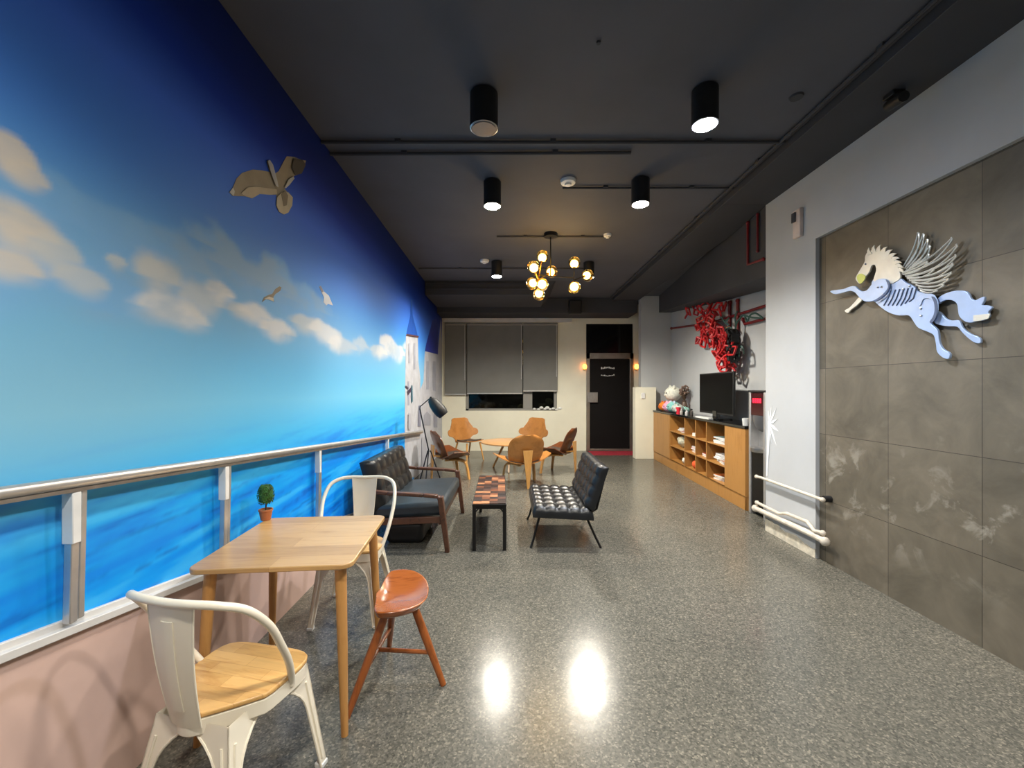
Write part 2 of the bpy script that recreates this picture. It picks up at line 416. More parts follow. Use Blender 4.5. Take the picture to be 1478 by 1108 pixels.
for px, y, rx, ry, c, wgt in [
    (165, 345, 80, 48, BLUE, .75), (60, 300, 70, 60, BLUE, .7), (250, 380, 80, 50, BLUE, .8), (316, 362, 48, 40, BLUE, .85), (345, 395, 60, 38, BLUE, .9), (395, 412, 36, 36, BLUE, .9),
    (440, 440, 40, 30, BLUE, .8), (180, 430, 120, 50, BLUE, .7), (-20, 400, 120, 60, BLUE, .6),
    (10, 225, 44, 34, CREAM, .9), (36, 258, 34, 22, CREAM, .75), (20, 335, 78, 50, CREAM, .95), (0, 385, 70, 30, CREAM, .8), (80, 368, 42, 34, WARM, .75), (120, 408, 46, 24, WARM, .7), (167, 380, 18, 15, WARM, .75),
    (225, 402, 42, 42, WARM, .9), (232, 448, 60, 30, WHITE, .85), (262, 462, 40, 22, WHITE, .8), (290, 435, 36, 30, WARM, .7), (318, 424, 26, 20, WHITE, .95), (345, 450, 22, 16, WARM, .75), (366, 455, 30, 20, WHITE, .85), (398, 478, 28, 18, WHITE, .9),
    (440, 470, 22, 16, WARM, .75), (468, 482, 24, 15, WHITE, .85), (497, 502, 22, 13, WHITE, .9), (522, 500, 14, 14, WHITE, .8), (543, 508, 16, 12, WHITE, .9), (560, 500, 12, 15, WHITE, .85), (576, 512, 12, 12, WHITE, .85), (590, 506, 8, 12, WHITE, .8)]:
    d, z = wallpt(px, y)
    d1, _ = wallpt(px+rx, y); d0, _ = wallpt(px-rx, y) if px-rx > -400 else (d*.8, 0)
    CL.append((math.log(d), z, .5*(math.log(d1)-math.log(d0)), ry*d/F, lin(c), wgt))
def mural_col(d, z):
    c = sky(z + .03*noise.noise((d*.6, z*2, 0)))
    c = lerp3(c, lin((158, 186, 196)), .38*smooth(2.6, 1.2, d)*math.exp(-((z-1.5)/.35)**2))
    # sea streaks
    if z < 1.35:
        s = noise.fractal(Vector((d*.9+z*1.2, z*13-d*.8, 4.2)), .8, 2.2, 5)
        k = smooth(1.35, 1.05, z)
        if s > 0: c = lerp3(c, lin((80, 200, 250)), min(.4, s*.8)*k)
        else: c = lerp3(c, lin((0, 104, 224)), min(.5, -s*.9)*k)
        s2 = noise.fractal(Vector((d*1.6+z*3.2, z*34-d*2.6, 9.2)), .8, 2.2, 4)
        if s2 > .25: c = lerp3(c, lin((0, 66, 178)), min(.5, (s2-.25)*1.6)*k*smooth(1.25, .8, z))
    ld = math.log(d)
    w1 = noise.fractal(Vector((d*2.4, z*3.2, 1.5)), .9, 2.1, 5)
    w2 = noise.fractal(Vector((d*2.0+3, z*4.2, 7.5)), .8, 2.2, 4)
    # soft pale haze under the cloud bank
    zb = 1.98-.02*d
    c = lerp3(c, lin((150, 192, 222)), .5*math.exp(-((z-zb)/.28)**2))
    for (cd, cz, rd, rz, col, wgt) in CL:
        q = ((ld-cd)/rd)**2+((z-cz)/rz)**2
        if q > 4: continue
        q = math.sqrt(q)+w1*.42
        top = z > cz                                  # crisper upper edges
        k = smooth(1.15, .72 if top else .1, q)*wgt
        sh = smooth(-.25, .45, w2)*.55
        c = lerp3(c, lerp3(col, lin((150, 180, 208)), sh if wgt > .6 else 0), k)
    return c
m = MB(); nd, nz = 400, 250
d0, d1 = .35, YB-.002
ds = [math.exp(math.log(d0)+(math.log(d1)-math.log(d0))*i/nd) for i in range(nd+1)]
zs = [.02+(CE-.004-.02)*j/nz for j in range(nz+1)]
vs = []; cols = []
for dd in ds:
    for z in zs:
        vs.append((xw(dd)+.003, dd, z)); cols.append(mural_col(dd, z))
me = bpy.data.meshes.new('mural'); W = nz+1
me.from_pydata(vs, [], [(i*W+j, (i+1)*W+j, (i+1)*W+j+1, i*W+j+1) for i in range(nd) for j in range(nz)])
ca = me.color_attributes.new('print', 'FLOAT_COLOR', 'POINT')
buf = []
for c in cols: buf += [c[0], c[1], c[2], 1]
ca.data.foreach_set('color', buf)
n = NT('printed_wallpaper'); at = n.n('ShaderNodeAttribute'); at.attribute_name = 'print'
n.l(at.outputs['Color'], n.b.inputs['Base Color']); n.b.inputs['Roughness'].default_value = .5
n.b.inputs['Specular IOR Level'].default_value = .25
me.materials.append(n.m)
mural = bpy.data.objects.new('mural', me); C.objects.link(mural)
so = mural.modifiers.new('t', 'SOLIDIFY'); so.thickness = .002; so.offset = 0
tag(mural, 'blue sky and sea mural with clouds covering the left wall', 'mural')
FL = {}
def flat(name, pxpts, col, off=.006, rough=.5):
    m = MB(); P = []
    for px, y in pxpts:
        d, z = wallpt(px, y); P.append((xw(d)+off, d, z))
    m.prism(P, (-.001, 0, 0))
    key = 'print_%d_%d_%d' % tuple(col)
    return m.build(name, pm(key, col, rough, var=.05, vscale=5), mural, smooth=0)
def flatm(name, polys, label=None):
    """several tones in one printed figure"""
    m = MB(); mats = []
    for k, (pts, col) in enumerate(polys):
        m.m = k; P = []
        for px, y in pts:
            d, z = wallpt(px, y); P.append((xw(d)+.006+.0015*k, d, z))
        m.prism(P, (-.001, 0, 0)); mats.append(pm('print_%d_%d_%d' % tuple(col), col, .5, var=.06, vscale=7))
    o = m.build(name, mats, mural, smooth=0)
    if label: o['label'] = label
    return o
def g7(pts): return [(320+x/4.261, 200+y/4.261) for x, y in pts]
flatm('printed_gull', [
    (g7([(40,330),(62,300),(85,245),(120,210),(185,190),(240,195),(290,205),(270,140),(280,130),(300,160),(322,215),(345,200),(370,150),(395,108),(440,112),(485,130),(515,135),(505,160),(480,215),(440,230),(405,285),(380,305),(400,330),(428,360),(425,410),(400,455),(375,466),(345,450),(328,410),(332,345),(290,345),(225,340),(180,368),(140,355),(60,352)]), (150, 138, 118)),
    (g7([(40,330),(62,300),(72,325),(66,352)]), (206, 204, 196)),
    (g7([(110,335),(150,300),(200,295),(330,312),(332,340),(290,345),(225,340),(180,366),(140,355)]), (186, 172, 148)),
    (g7([(332,360),(360,330),(400,330),(428,360),(425,410),(400,455),(375,466),(345,450),(328,410)]), (190, 180, 158)),
    (g7([(355,340),(380,320),(398,350),(390,410),(370,415)]), (128, 116, 96)),
    (g7([(375,300),(400,250),(430,232),(436,245),(405,285),(382,305)]), (186, 184, 176)),
    (g7([(430,125),(485,130),(505,160),(480,215),(440,225),(420,180)]), (74, 68, 62)),
    (g7([(268,140),(280,130),(300,160),(325,250),(335,300),(318,290),(290,215)]), (176, 176, 178)),
], 'large grey and cream gull at the top')
flatm('printed_gull', [
    (g7([(242,1005),(255,975),(285,960),(305,955),(325,925),(350,908),(363,915),(355,935),(325,955),(312,975),(318,1005),(300,985),(270,985)]), (120, 112, 100)),
    (g7([(255,985),(285,972),(312,980),(312,1000),(285,990)]), (190, 186, 176))], 'small brown gull over the clouds')
flatm('printed_gull', [
    (g7([(595,910),(605,905),(625,940),(655,965),(665,990),(680,1025),(662,1020),(650,1015),(640,1025),(622,1005),(625,975),(610,945)]), (206, 210, 220)),
    (g7([(595,910),(605,905),(622,940),(612,945)]), (130, 130, 150))], 'small white gull beside the dark blue sky')
def g3(pts): return [(560+x/3.4625, 400+y/3.4625) for x, y in pts]
flatm('printed_tower', [
    (g3([(88,285),(148,295),(150,420),(160,500),(160,800),(160,1000),(82,1000),(82,740),(84,560),(86,420)]), (184, 187, 196)),
    (g3([(112,112),(120,112),(121,190),(148,298),(90,282),(110,190)]), (30, 84, 180)),
    (g3([(96,520),(104,520),(104,640),(96,640)]), (150, 156, 176)),
    (g3([(100,330),(108,330),(108,430),(100,430)]), (160, 164, 180)),
    (g3([(126,330),(134,330),(134,460),(126,460)]), (160, 164, 180)),
    (g3([(92,570),(116,545),(120,560),(96,590)]), (60, 50, 70)),
    (g3([(112,540),(118,540),(120,620),(112,630)]), (50, 100, 120)),
    (g3([(84,540),(98,552),(96,560),(82,548)]), (70, 60, 80)),
    (g3([(88,283),(148,293),(148,302),(88,292)]), (90, 60, 60)),
    (g3([(96,680),(110,680),(110,760),(96,760)]), (170, 172, 184))], 'slim white tower with a pointed blue roof')
flatm('printed_tower', [
    (g3([(183,370),(248,384),(262,210),(272,400),(276,560),(278,760),(276,1000),(160,1000),(160,560),(176,520)]), (186, 189, 200)),
    (g3([(190,330),(212,250),(220,215),(240,205),(252,250),(248,386),(183,368)]), (34, 50, 150)),
    (g3([(190,420),(202,420),(202,560),(190,560)]), (160, 164, 180)),
    (g3([(222,420),(236,420),(236,570),(222,565)]), (160, 164, 180)),
    (g3([(176,690),(192,670),(210,690),(210,740),(176,740)]), (150, 154, 170)),
    (g3([(226,680),(244,680),(244,750),(226,750)]), (140, 144, 166)),
    (g3([(150,640),(160,640),(160,745),(146,745)]), (120, 124, 146)),
    (g3([(165,800),(185,800),(185,960),(165,960)]), (172, 174, 186)),
    (g3([(225,810),(240,810),(240,950),(225,950)]), (172, 174, 186))], 'broad white tower with a dark blue cone roof')

# ------------------------------------------------------------------ handrail
hr = empty('handrail', (xw(3)+.05, 3, 0))
OX, OY = xw(3)+.05, 3
def zr(d): return 1.292-.0755*d
def hp(d, z, off=.05): return (xw(d)+off-OX, d-OY, z)
m = MB(); pts = [hp(.3+i*.35, zr(.3+i*.35)) for i in range(21)]
m.tube(pts, .019, 12)
m.build('top_rail', M['alu'], hr)
m = MB(); m.beam(hp(.3, zr(.3)-.024), hp(7.3, zr(7.3)-.024), .03, .012)
m.build('under_rail', M['steel'], hr)
for dd in (1.372, 2.12, 3.2, 5.1):
    m = MB(); z0 = max(zl(dd)+.03, 0.0)
    a, b = hp(dd, z0, .04), hp(dd, zr(dd)-.03, .05)
    m.beam(a, b, .026, .026); m.beam((a[0], a[1]+.03, a[2]), (b[0], b[1]+.03, b[2]), .016, .02)
    m.build('post', M['alu'], hr, bevel=.003)
    m = MB(); zm = zr(dd)-.20
    m.box((a[0]-.014, a[1]-.014, zm), (b[0]+.014, a[1]+.0145, zm+.17)); m.build('post_sleeve', M['white_pl'], hr, bevel=.003)
tag(hr, 'aluminium handrail on slim posts sloping down along the blue mural', 'handrail')

# ------------------------------------------------------------------ window, blinds, door
win = bpy.data.objects.new('window_1', None); C.objects.link(win); win.location = (WX0, YB, WZ0); win['kind'] = 'structure'
def wbox(x0, x1, z0, z1, y0=.05, y1=.11, mb=None):
    mb = mb or MB(); mb.box((x0, y0, z0), (x1, y1, z1)); return mb
ww, wh = WX1-WX0, WZ1-WZ0
m = MB()
wbox(0, .07, 0, wh, mb=m); wbox(ww-.07, ww, 0, wh, mb=m); wbox(0, ww, 0, .05, mb=m); wbox(0, ww, wh-.05, wh, mb=m)
m.build('window_frame', M['greywall'], win, bevel=.004)
m = MB(); wbox(1.38, 1.60, .05, wh-.05, .06, .12, m); m.build('mullion', M['greywall'], win, bevel=.004)
m = MB(); wbox(.07, 1.38, .05, wh-.05, .09, .095, m); wbox(1.60, ww-.07, .05, wh-.05, .09, .095, m); m.build('pane', M['glass'], win)
struct('trim_7', MB().box((WX0-1, YB+.35, 0), (WX1+1, YB+.4, 3.4)), M['night'])
struct('trim_9', MB().box((WX0-.5, YB+.2, .5), (WX1+.5, YB+.35, WZ0-.05)), M['night'])
for i, (x, wd, hh, col) in enumerate([(-.75, .5, .16, (70, 66, 40)), (-.1, .4, .12, (60, 54, 34)), (.35, .35, .22, (96, 92, 62)), (.85, .3, .2, (88, 84, 54))]):
    m = MB(); 
    for k in range(7): m.ball((x+random.uniform(-wd/2, wd/2), YB+.28, WZ0+.02+random.uniform(0, hh)), random.uniform(.05, .09), sy=.5, n=10)
    zmn = min(v[2] for v in m.v); m.v = [(v[0], v[1], v[2]-zmn+WZ0-.05) for v in m.v]
    o = m.build('shrub', pm('night_shrub_%d' % i, col, .8, var=.4, vscale=30)); tag(o, ['dark olive shrub outside the window, leftmost', 'low dark shrub outside the window, near its middle', 'pale olive shrub outside the window beside the mullion', 'olive shrub outside the window right of the mullion'][i], 'shrub', None)
# white paper heap on the sill
m = MB()
for k in range(9): m.ball((.55+k*.075+random.uniform(-.02, .02), YB+.0, WZ0+.03+random.uniform(0, .05)), random.uniform(.03, .055), sy=.6, sz=.6, n=10)
o = m.build('crumpled_cloth', M['white_pl']); tag(o, 'crumpled white cloth heaped on the right end of the window sill', 'cloth'); 
l = bpy.data.lights.new('added_window_fill', 'POINT'); l.energy = 6; l.color = (1, .9, .6); l.shadow_soft_size = .05  # added fill outside the glass, lifts the dark strip below the blinds
lo = bpy.data.objects.new('added_window_fill', l); C.objects.link(lo); lo.location = (.3, YB+.27, 3.25)
# header trim above the window
struct('trim_8', MB().box((xw(9.9)+.03, YB-.06, 3.07), (WX1+.35, YB, 3.165)), M['ledge'], bevel=.004)
# roller blinds
def blind(x0, x1, z0, y, label):
    e = empty('roller_blind', ((x0+x1)/2, y, z0)); hw = (x1-x0)/2
    top = 3.05-z0
    MB().box((-hw, 0, .02), (hw, .006, top)).build('blind_fabric', M['blind'], e)
    MB().box((-hw, -.006, 0), (hw, .012, .025)).build('bottom_bar', M['alu'], e, bevel=.003)
    MB().tube([(-hw, .0, top-.03), (hw, .0, top-.03)], .03, 12).build('roller', M['greywall'], e)
    MB().tube([(hw-.03, -.02, top-.04), (hw-.03, -.02, .35)], .004, 6).build('pull_cord', M['white_pl'], e)
    tag(e, label, 'blind'); return e
blind(xw(9.8)+.08, WX0+.02, 1.34, YB-.07, 'pale grey roller blind hanging over the wall beside the mural')
blind(WX0+.04, .25, 1.36, YB-.05, 'wide grey roller blind covering the left part of the window')
blind(.27, WX1+.01, 1.42, YB-.05, 'narrow grey roller blind on the right part of the window')
# door
do = bpy.data.objects.new('door_1', None); C.objects.link(do); do.location = (DX0, YB, 0); do['kind'] = 'structure'
dw = DX1-DX0; leafz = 2.2
m = MB(); m.box((0, -.03, 0), (.085, .1, leafz+.14)); m.box((dw-.085, -.03, 0), (dw, .1, leafz+.14)); m.box((0, -.03, leafz), (dw, .1, leafz+.14)); m.box((.0, -.02, 0), (dw, .1, .05))
m.build('door_frame', M['frame_st'], do, bevel=.004)
leaf = MB().box((.09, .02, .05), (dw-.09, .06, leafz)).build('door_leaf', M['darkdoor'], do)
MB().box((.03, -.05, 1.16), (.27, -.028, 1.4)).build('lock_plate', M['steel'], do, bevel=.004)
MB().box((.01, .03, leafz+.14), (dw-.01, .06, DZ1)).build('transom_panel', M['blackgl'], do)
# small illegible white lettering: two short lines of marks
m = MB()
x = .36
for k in range(9):
    hgt = (.05, .03, .045, .035, .03, .04, .03, .025, .04)[k]
    m.box((x, .012, 1.98-abs(k-4)*.006), (x+.026, .019, 1.98+hgt-abs(k-4)*.006)); x += .037
x = .36
for k in range(9):
    m.box((x, .012, 1.80-(4-abs(k-4))*.005), (x+.024, .019, 1.80+(.022, .018, .03, .02, .018, .026, .018, .02, .034)[k]-(4-abs(k-4))*.005)); x += .037
m.build('white_lettering', M['white_pl'], do)
m = MB().box((-.0, 0, 0), (1.35, .55, .012)); mt = m.build('door_mat', M['mat'], bevel=.004, loc=(1.8, 9.3, 0)); tag(mt, 'dark red door mat lying before the dark door', 'mat')
for i, x in enumerate((DX0-.045, DX1+.06)):
    e = empty('frame_reflection_glow', (x, YB, 1.98))
    MB().box((-.03, -.03, -.05), (.03, 0, .05)).build('glint_mount', M['brass'], e, bevel=.004)
    MB().ball((0, -.07, .03), .05, sz=1.3).build('lamp_shade', M['doorglint'], e)  # glowing ball stands for warm light mirrored in the steel frame
    tag(e, 'small orange glow for a warm reflection at the %s edge of the door frame' % ('left', 'right')[i], 'lamp', 'orange reflection glows beside the door')
# switch on the low pier
tag(MB().box((2.74, 8.80, 1.28), (2.82, 8.82, 1.40)).build('light_switch', M['white_pl'], bevel=.004), 'small light switch on the low cream pier right of the door', 'switch')

# ------------------------------------------------------------------ metal chair
def make_metal_chair(loc, rz, label):
    r = empty('metal_chair', loc, rz)
    # wooden seat
    def seat_out(k):
        pts = []
        for i in range(48):
            a = 2*PI*i/48; c, s_ = math.cos(a), math.sin(a)
            e = 3.6 if s_ < 0 else 5.0; q = (abs(c)**e+abs(s_)**e)**(-1/e)
            x, y = c*q*.5, s_*q*.5
            wdt = .385+(.06*y)-(.62*max(0, -y-.12)**1.0*1.1 if y < -.12 else 0)
            pts.append((x*wdt*k*1.0, y*.37*k, 0))
        return pts
    m = MB(); m.prism([(p[0], p[1], .452) for p in seat_out(1.0)], (0, 0, .018))
    m.build('seat', M['beech'], r, bevel=.006, seg=3)
    m = MB(); m.prism([(p[0], p[1], .398) for p in seat_out(.985)], (0, 0, .053)); m.build('seat_pan', M['white_met'], r, bevel=.004)
    # sheet metal legs: two flanges that widen upwards so neighbours meet in an arch
    def leg(sx, sy):
        m = MB(); top = Vector((sx*(.172 if sy > 0 else .142), sy*(.168 if sy > 0 else .155), .43)); bot = Vector((sx*(.215 if sy > 0 else .215), sy*.225, 0.012))
        for ax in (0, 1):
            inner = Vector((-sx, 0, 0)) if ax == 0 else Vector((0, -sy, 0))
            edge = []; inn = []
            for i in range(15):
                t = i/14; p = bot.lerp(top, t)
                wd = .032+.02*t+.115*max(0, (t-.62)/.38)**2.2
                edge.append(p); inn.append(p+inner*wd)
            V = edge+inn; n_ = 15
            th = Vector((0, -sy*.004, 0)) if ax == 0 else Vector((-sx*.004, 0, 0))
            vs = V+[p+th for p in V]; fs = []
            for i in range(n_-1):
                fs += [(i, i+1, n_+i+1, n_+i), (2*n_+i, 3*n_+i, 3*n_+i+1, 2*n_+i+1), (n_+i, n_+i+1, 3*n_+i+1, 3*n_+i), (i, 2*n_+i, 2*n_+i+1, i+1)]
            m.add(vs, fs)
            # raised rib down the middle of the flange
            m.tube([edge[i]+inner*(.018+.008*i/14)-th*.2 for i in range(1, 13)], .005, 6)
            m.tube(inn, .0045, 6)
        o = m.build('leg', M['white_met'], r)
        MB().cbox((bot.x-sx*.014, bot.y-sy*.014, .010), (.036, .036, .02)).build('foot_cap', M['white_pl'], o, bevel=.004)
    for sx in (-1, 1):
        for sy in (-1, 1): leg(sx, sy)
    # bent tube hoop, back and arms in one
    half = [(0, -.235, .850), (.09, -.232, .852), (.165, -.212, .846), (.222, -.165, .815), (.243, -.10, .735), (.238, -.045, .64), (.222, .01, .545), (.196, .055, .452), (.19, .06, .425)]
    pts = [(-x, y, z) for x, y, z in half[::-1]][:-1]+half
    MB().tube(bez(pts, 6), .0125, 12).build('back_hoop', M['white_met'], r)
    def bp(u, v):
        wd = .058+.032*v; z = .43+v*.425
        return (u*wd, -.182-.052*v+.012*u*u-.012*math.sin(PI*v), z)
    m = MB(); m.sheet(bp, 8, 16, .003)
    for u in (-.97, .97): m.tube([Vector(bp(u, j/12)) for j in range(13)], .0035, 6)
    o = m.build('back_splat', M['white_met'], r)
    m = MB(); m.sheet(lambda u, v: (u*.022, bp(0, .15+.7*v)[1]-.004+.002*u*u, bp(0, .15+.7*v)[2]), 4, 12, .003); m.build('pressed_rib', M['white_met'], o)
    tag(r, label, 'chair', 'white metal chairs at the dining table'); return r
make_metal_chair((-1.0, 1.49, 0), -12, 'white metal armchair with wooden seat in the near left corner, its back to us')
make_metal_chair((-1.06, 2.80, 0), 183, 'white metal armchair with wooden seat behind the square table, facing us')

# ------------------------------------------------------------------ dining table
t = empty('dining_table', (-1.05, 2.09, 0), 5)
TW, TD = .67, .70
def rrect(w, h, r, n=6):
    pts = []
    for cx, cy, a0 in ((w/2-r, h/2-r, 0), (-w/2+r, h/2-r, 90), (-w/2+r, -h/2+r, 180), (w/2-r, -h/2+r, 270)):
        for i in range(n+1):
            a = math.radians(a0+90*i/n); pts.append((cx+r*math.cos(a), cy+r*math.sin(a)))
    return pts
m = MB(); m.prism([(x, y, .727) for x, y in rrect(TW, TD, .05)], (0, 0, .022)); m.build('tabletop', M['oak'], t, bevel=.004)
for sx in (-1, 1):
    for sy in (-1, 1):
        a = (sx*(TW/2-.065), sy*(TD/2-.07), .727); b = (sx*(TW/2-.035), sy*(TD/2-.03), 0)
        lg = MB().tube([b, tuple(b[i]+(a[i]-b[i])*.5 for i in range(3)), a], [.015, .021, .025], 16).build('leg', M['oakleg'], t)
        MB().lathe([(.034, .712), (.034, .7265)], (a[0], a[1], 0), 20).build('leg_plate', M['white_pl'], lg)
m = MB(); m.box((-.22, -.02, .70), (.22, .02, .727)).box((-.02, -.22, .70), (.02, .22, .727)); m.build('under_frame', M['oakleg'], t)
tag(t, 'square light oak dining table with rounded corners and four round legs', 'table')

# ------------------------------------------------------------------ topiary
def topiary(loc):
    r = empty('potted_topiary', loc)
    MB().lathe([(.022, 0), (.026, .002), (.034, .05), (.037, .052), (.037, .062), (.031, .062), (.029, .05)], n=20).build('pot', M['terra'], r)
    MB().lathe([(.0295, .05), (.001, .054)], n=16).build('moss', M['leaf'], r)
    MB().tube([(0, 0, .05), (.002, 0, .10)], .004, 8).build('trunk', M['soil'], r)
    m = MB()
    for k in range(420):
        z = random.random(); a = random.uniform(0, 2*PI)
        rr = .040*(math.sin(PI*min(1, .12+.86*z)))**.35
        p = Vector((rr*math.cos(a), rr*math.sin(a), .095+z*.105))
        n_ = Vector((math.cos(a), math.sin(a), random.uniform(-.5, .9))).normalized(); tv = n_.cross(Vector((random.random(), random.random(), random.random()))).normalized(); b = n_.cross(tv)
        L = random.uniform(.006, .011)
        q = p+n_*L*.4
        m.add([q-tv*L*.6, q+b*L*.4+n_*.002, q+tv*L*.6, q-b*L*.4+n_*.002], [(0, 1, 2, 3)])
    m.lathe([(.01, .095), (.033, .105), (.037, .14), (.036, .18), (.028, .195), (.004, .20)], n=16)
    o = m.build('clipped_foliage', M['leaf'], r, smooth=0)
    tag(r, 'small clipped green topiary in a terracotta pot on the table corner', 'plant'); return r
topiary((-1.405, 2.372, .749))

# ------------------------------------------------------------------ stool
st = empty('wooden_stool', (-.60, 2.13, 0), 8)
def stool_seat():
    # half-moon saddle: flat-ish near edge on the left, round on the right
    m = MB(); nr, na = 14, 56
    def outline(a):
        c, s_ = math.cos(a), math.sin(a)
        x = .175*c; y = .235*math.copysign(abs(s_)**.85, s_)
        if c < 0: x = -.085*(-c)**.45-.012*math.exp(-(y/.04)**2)
        return x, y
    def top(x, y, k):
        dish = .026*(1-k**3)
        return .452+.035*(abs(y)/.225)**2*(1-.3*k)-dish*(.7+.3*math.cos(y*14))+(.010 if x < 0 else 0)*math.exp(-(y/.03)**2)*(k)
    vs = []; fs = []
    for lay in (0, 1):
        for i in range(nr+1):
            k = max(i/nr, .001)
            for j in range(na):
                a = 2*PI*j/na; x, y = outline(a)
                if lay == 0: vs.append((x*k, y*k, top(x*k, y*k, k)))
                else: vs.append((x*k*.88, y*k*.92, .415+.020*(abs(y*k)/.225)**2))
    L = (nr+1)*na
    for i in range(nr):
        for j in range(na):
            a, b = i*na+j, i*na+(j+1) % na
            fs.append((a, b, b+na, a+na)); fs.append((L+a, L+a+na, L+b+na, L+b))
    for j in range(na): a, b = nr*na+j, nr*na+(j+1) % na; fs.append((a, b, L+b, L+a))
    m.add(vs, fs); return m
stool_seat().build('seat', M['cherry'], st, sub=1, smooth=60)
def W2L(o, p):
    return Matrix.Rotation(-o.rotation_euler.z, 4, 'Z') @ (Vector(p)-Vector(o.location))
feet = [flo(500, 1037), flo(640, 988), flo(562, 932)]
tops = [(-.02, -.10, .425), (.075, .02, .42), (-.02, .10, .425)]
mid = []
for fpt, tp in zip(feet, tops):
    a = W2L(st, (fpt[0], fpt[1], 0)); a.z = 0; b = Vector(tp)
    MB().tube([a, a.lerp(b, .55), b], [.015, .021, .019], 14).build('leg', M['cherryleg'], st)
    mid.append(a.lerp(b, .36))
c0 = (mid[0]+mid[2])/2
MB().tube([mid[0], mid[2]], .011, 10).build('stretcher', M['cherryleg'], st)
MB().tube([c0, mid[1]], .011, 10).build('stretcher', M['cherryleg'], st)
tag(st, 'three-legged reddish wooden stool with a half-moon saddle seat', 'stool')

# ------------------------------------------------------------------ cushions
def tufted(mb, w, d, t, nx, ny, amp=.014, edge=.035, res=6):
    """block cushion in x (w), y (d), top at z=t, bottom 0, with quilted upper face"""
    NX, NY = nx*res, ny*res
    def zt(u, v):
        ex = min(u, 1-u)*w; ey = min(v, 1-v)*d
        e = 1.0
        for q in (ex, ey):
            if q < edge: e *= (1-(1-q/edge)**2)**.5*.35+.65
        q = (abs(math.sin(PI*nx*u))*abs(math.sin(PI*ny*v)))**.45
        return t*e-amp+amp*q
    vs = []; fs = []
    for j in range(NY+1):
        for i in range(NX+1):
            u, v = i/NX, j/NY; vs.append((-w/2+u*w, -d/2+v*d, zt(u, v)))
    for j in range(NY+1):
        for i in range(NX+1): u, v = i/NX, j/NY; vs.append((-w/2+u*w, -d/2+v*d, 0))
    Wd = NX+1; L = Wd*(NY+1)
    for j in range(NY):
        for i in range(NX):
            a = j*Wd+i; fs.append((a, a+1, a+Wd+1, a+Wd)); fs.append((L+a, L+a+Wd, L+a+Wd+1, L+a+1))
    for i in range(NX): a = i; fs.append((a, L+a, L+a+1, a+1)); a = NY*Wd+i; fs.append((a, a+1, L+a+1, L+a))
    for j in range(NY): a = j*Wd; fs.append((a, a+Wd, L+a+Wd, L+a)); a = j*Wd+NX; fs.append((a, L+a, L+a+Wd, a+Wd))
    return mb.add(vs, fs)
def tufts(w, d, t, nx, ny, X, parent, mat):
    src = None
    for i in range(1, nx):
        for j in range(1, ny):
            if src is None: b = src = MB().ball((0, 0, 0), .008, sz=.5, n=8).build('tufting_button', mat, parent)
            else: b = src.copy(); C.objects.link(b)
            b.matrix_local = X @ Matrix.Translation((-w/2+w*i/nx, -d/2+d*j/ny, t))
# ------------------------------------------------------------------ sofa   (local: faces +x, length along y)
sf = empty('two_seat_sofa', (-.99, 4.40, 0), 0)
L2 = .60
m = MB(); m.X = Matrix.Translation((.04, 0, .30)) @ Matrix.Rotation(math.radians(-3), 4, 'Y'); m.box((-.33, -L2+.04, 0), (.33, L2-.04, .13))
m.build('seat_cushion', M['leather2'], sf, bevel=.04, seg=4)
X = Matrix.Translation((-.22, 0, .40)) @ Matrix.Rotation(math.radians(68), 4, 'Y') @ Matrix.Rotation(PI/2, 4, 'Z')
X = Matrix.Translation((-.30, 0, .60)) @ Matrix.Rotation(math.radians(74), 4, 'Y') @ Matrix.Translation((0, 0, -.06))
m = MB(); m.X = X; tufted(m, .47, 2*L2-.08, .13, 3, 6, .02, .05, 7)
bk = m.build('backrest', M['leather'], sf, smooth=60)
tufts(.47, 2*L2-.08, .118, 3, 6, X, bk, M['leather'])
for sy in (-1, 1):
    y = sy*(L2-.005)
    m = MB(); pts = [(-.36, y, .56), (-.15, y, .54), (.18, y, .522), (.31, y, .51), (.345, y, .475)]
    for i in range(4): m.beam(pts[i], pts[i+1], .055, .032)
    m.build('armrest', M['walnut'], sf, bevel=.008, seg=3)
    MB().beam((.40, y, 0), (.335, y, .51), .04, .045, .05, .07).build('leg', M['walnut'], sf, bevel=.006)
    MB().beam((-.44, y, 0), (-.33, y, .56), .035, .04, .045, .06).build('leg', M['walnut'], sf, bevel=.006)
    MB().beam((-.38, y, .27), (.36, y, .30), .03, .06).build('side_rail', M['walnut'], sf, bevel=.005)
MB().beam((.33, -L2, .28), (.33, L2, .28), .03, .055).build('front_rail', M['walnut'], sf, bevel=.005)
MB().beam((-.36, -L2, .27), (-.36, L2, .27), .03, .055).build('rear_rail', M['walnut'], sf, bevel=.005)
tag(sf, 'black leather two-seat sofa with dark walnut arms against the mural wall', 'sofa')
# dark block put in where only shade lies under the sofa
m = MB(); m.box((-1.22, 4.0, 0), (-.86, 4.55, .2)); o = m.build('under_sofa_shade', M['black'], bevel=.05, seg=4); tag(o, 'low black block standing in for the shade under the sofa', 'bag')

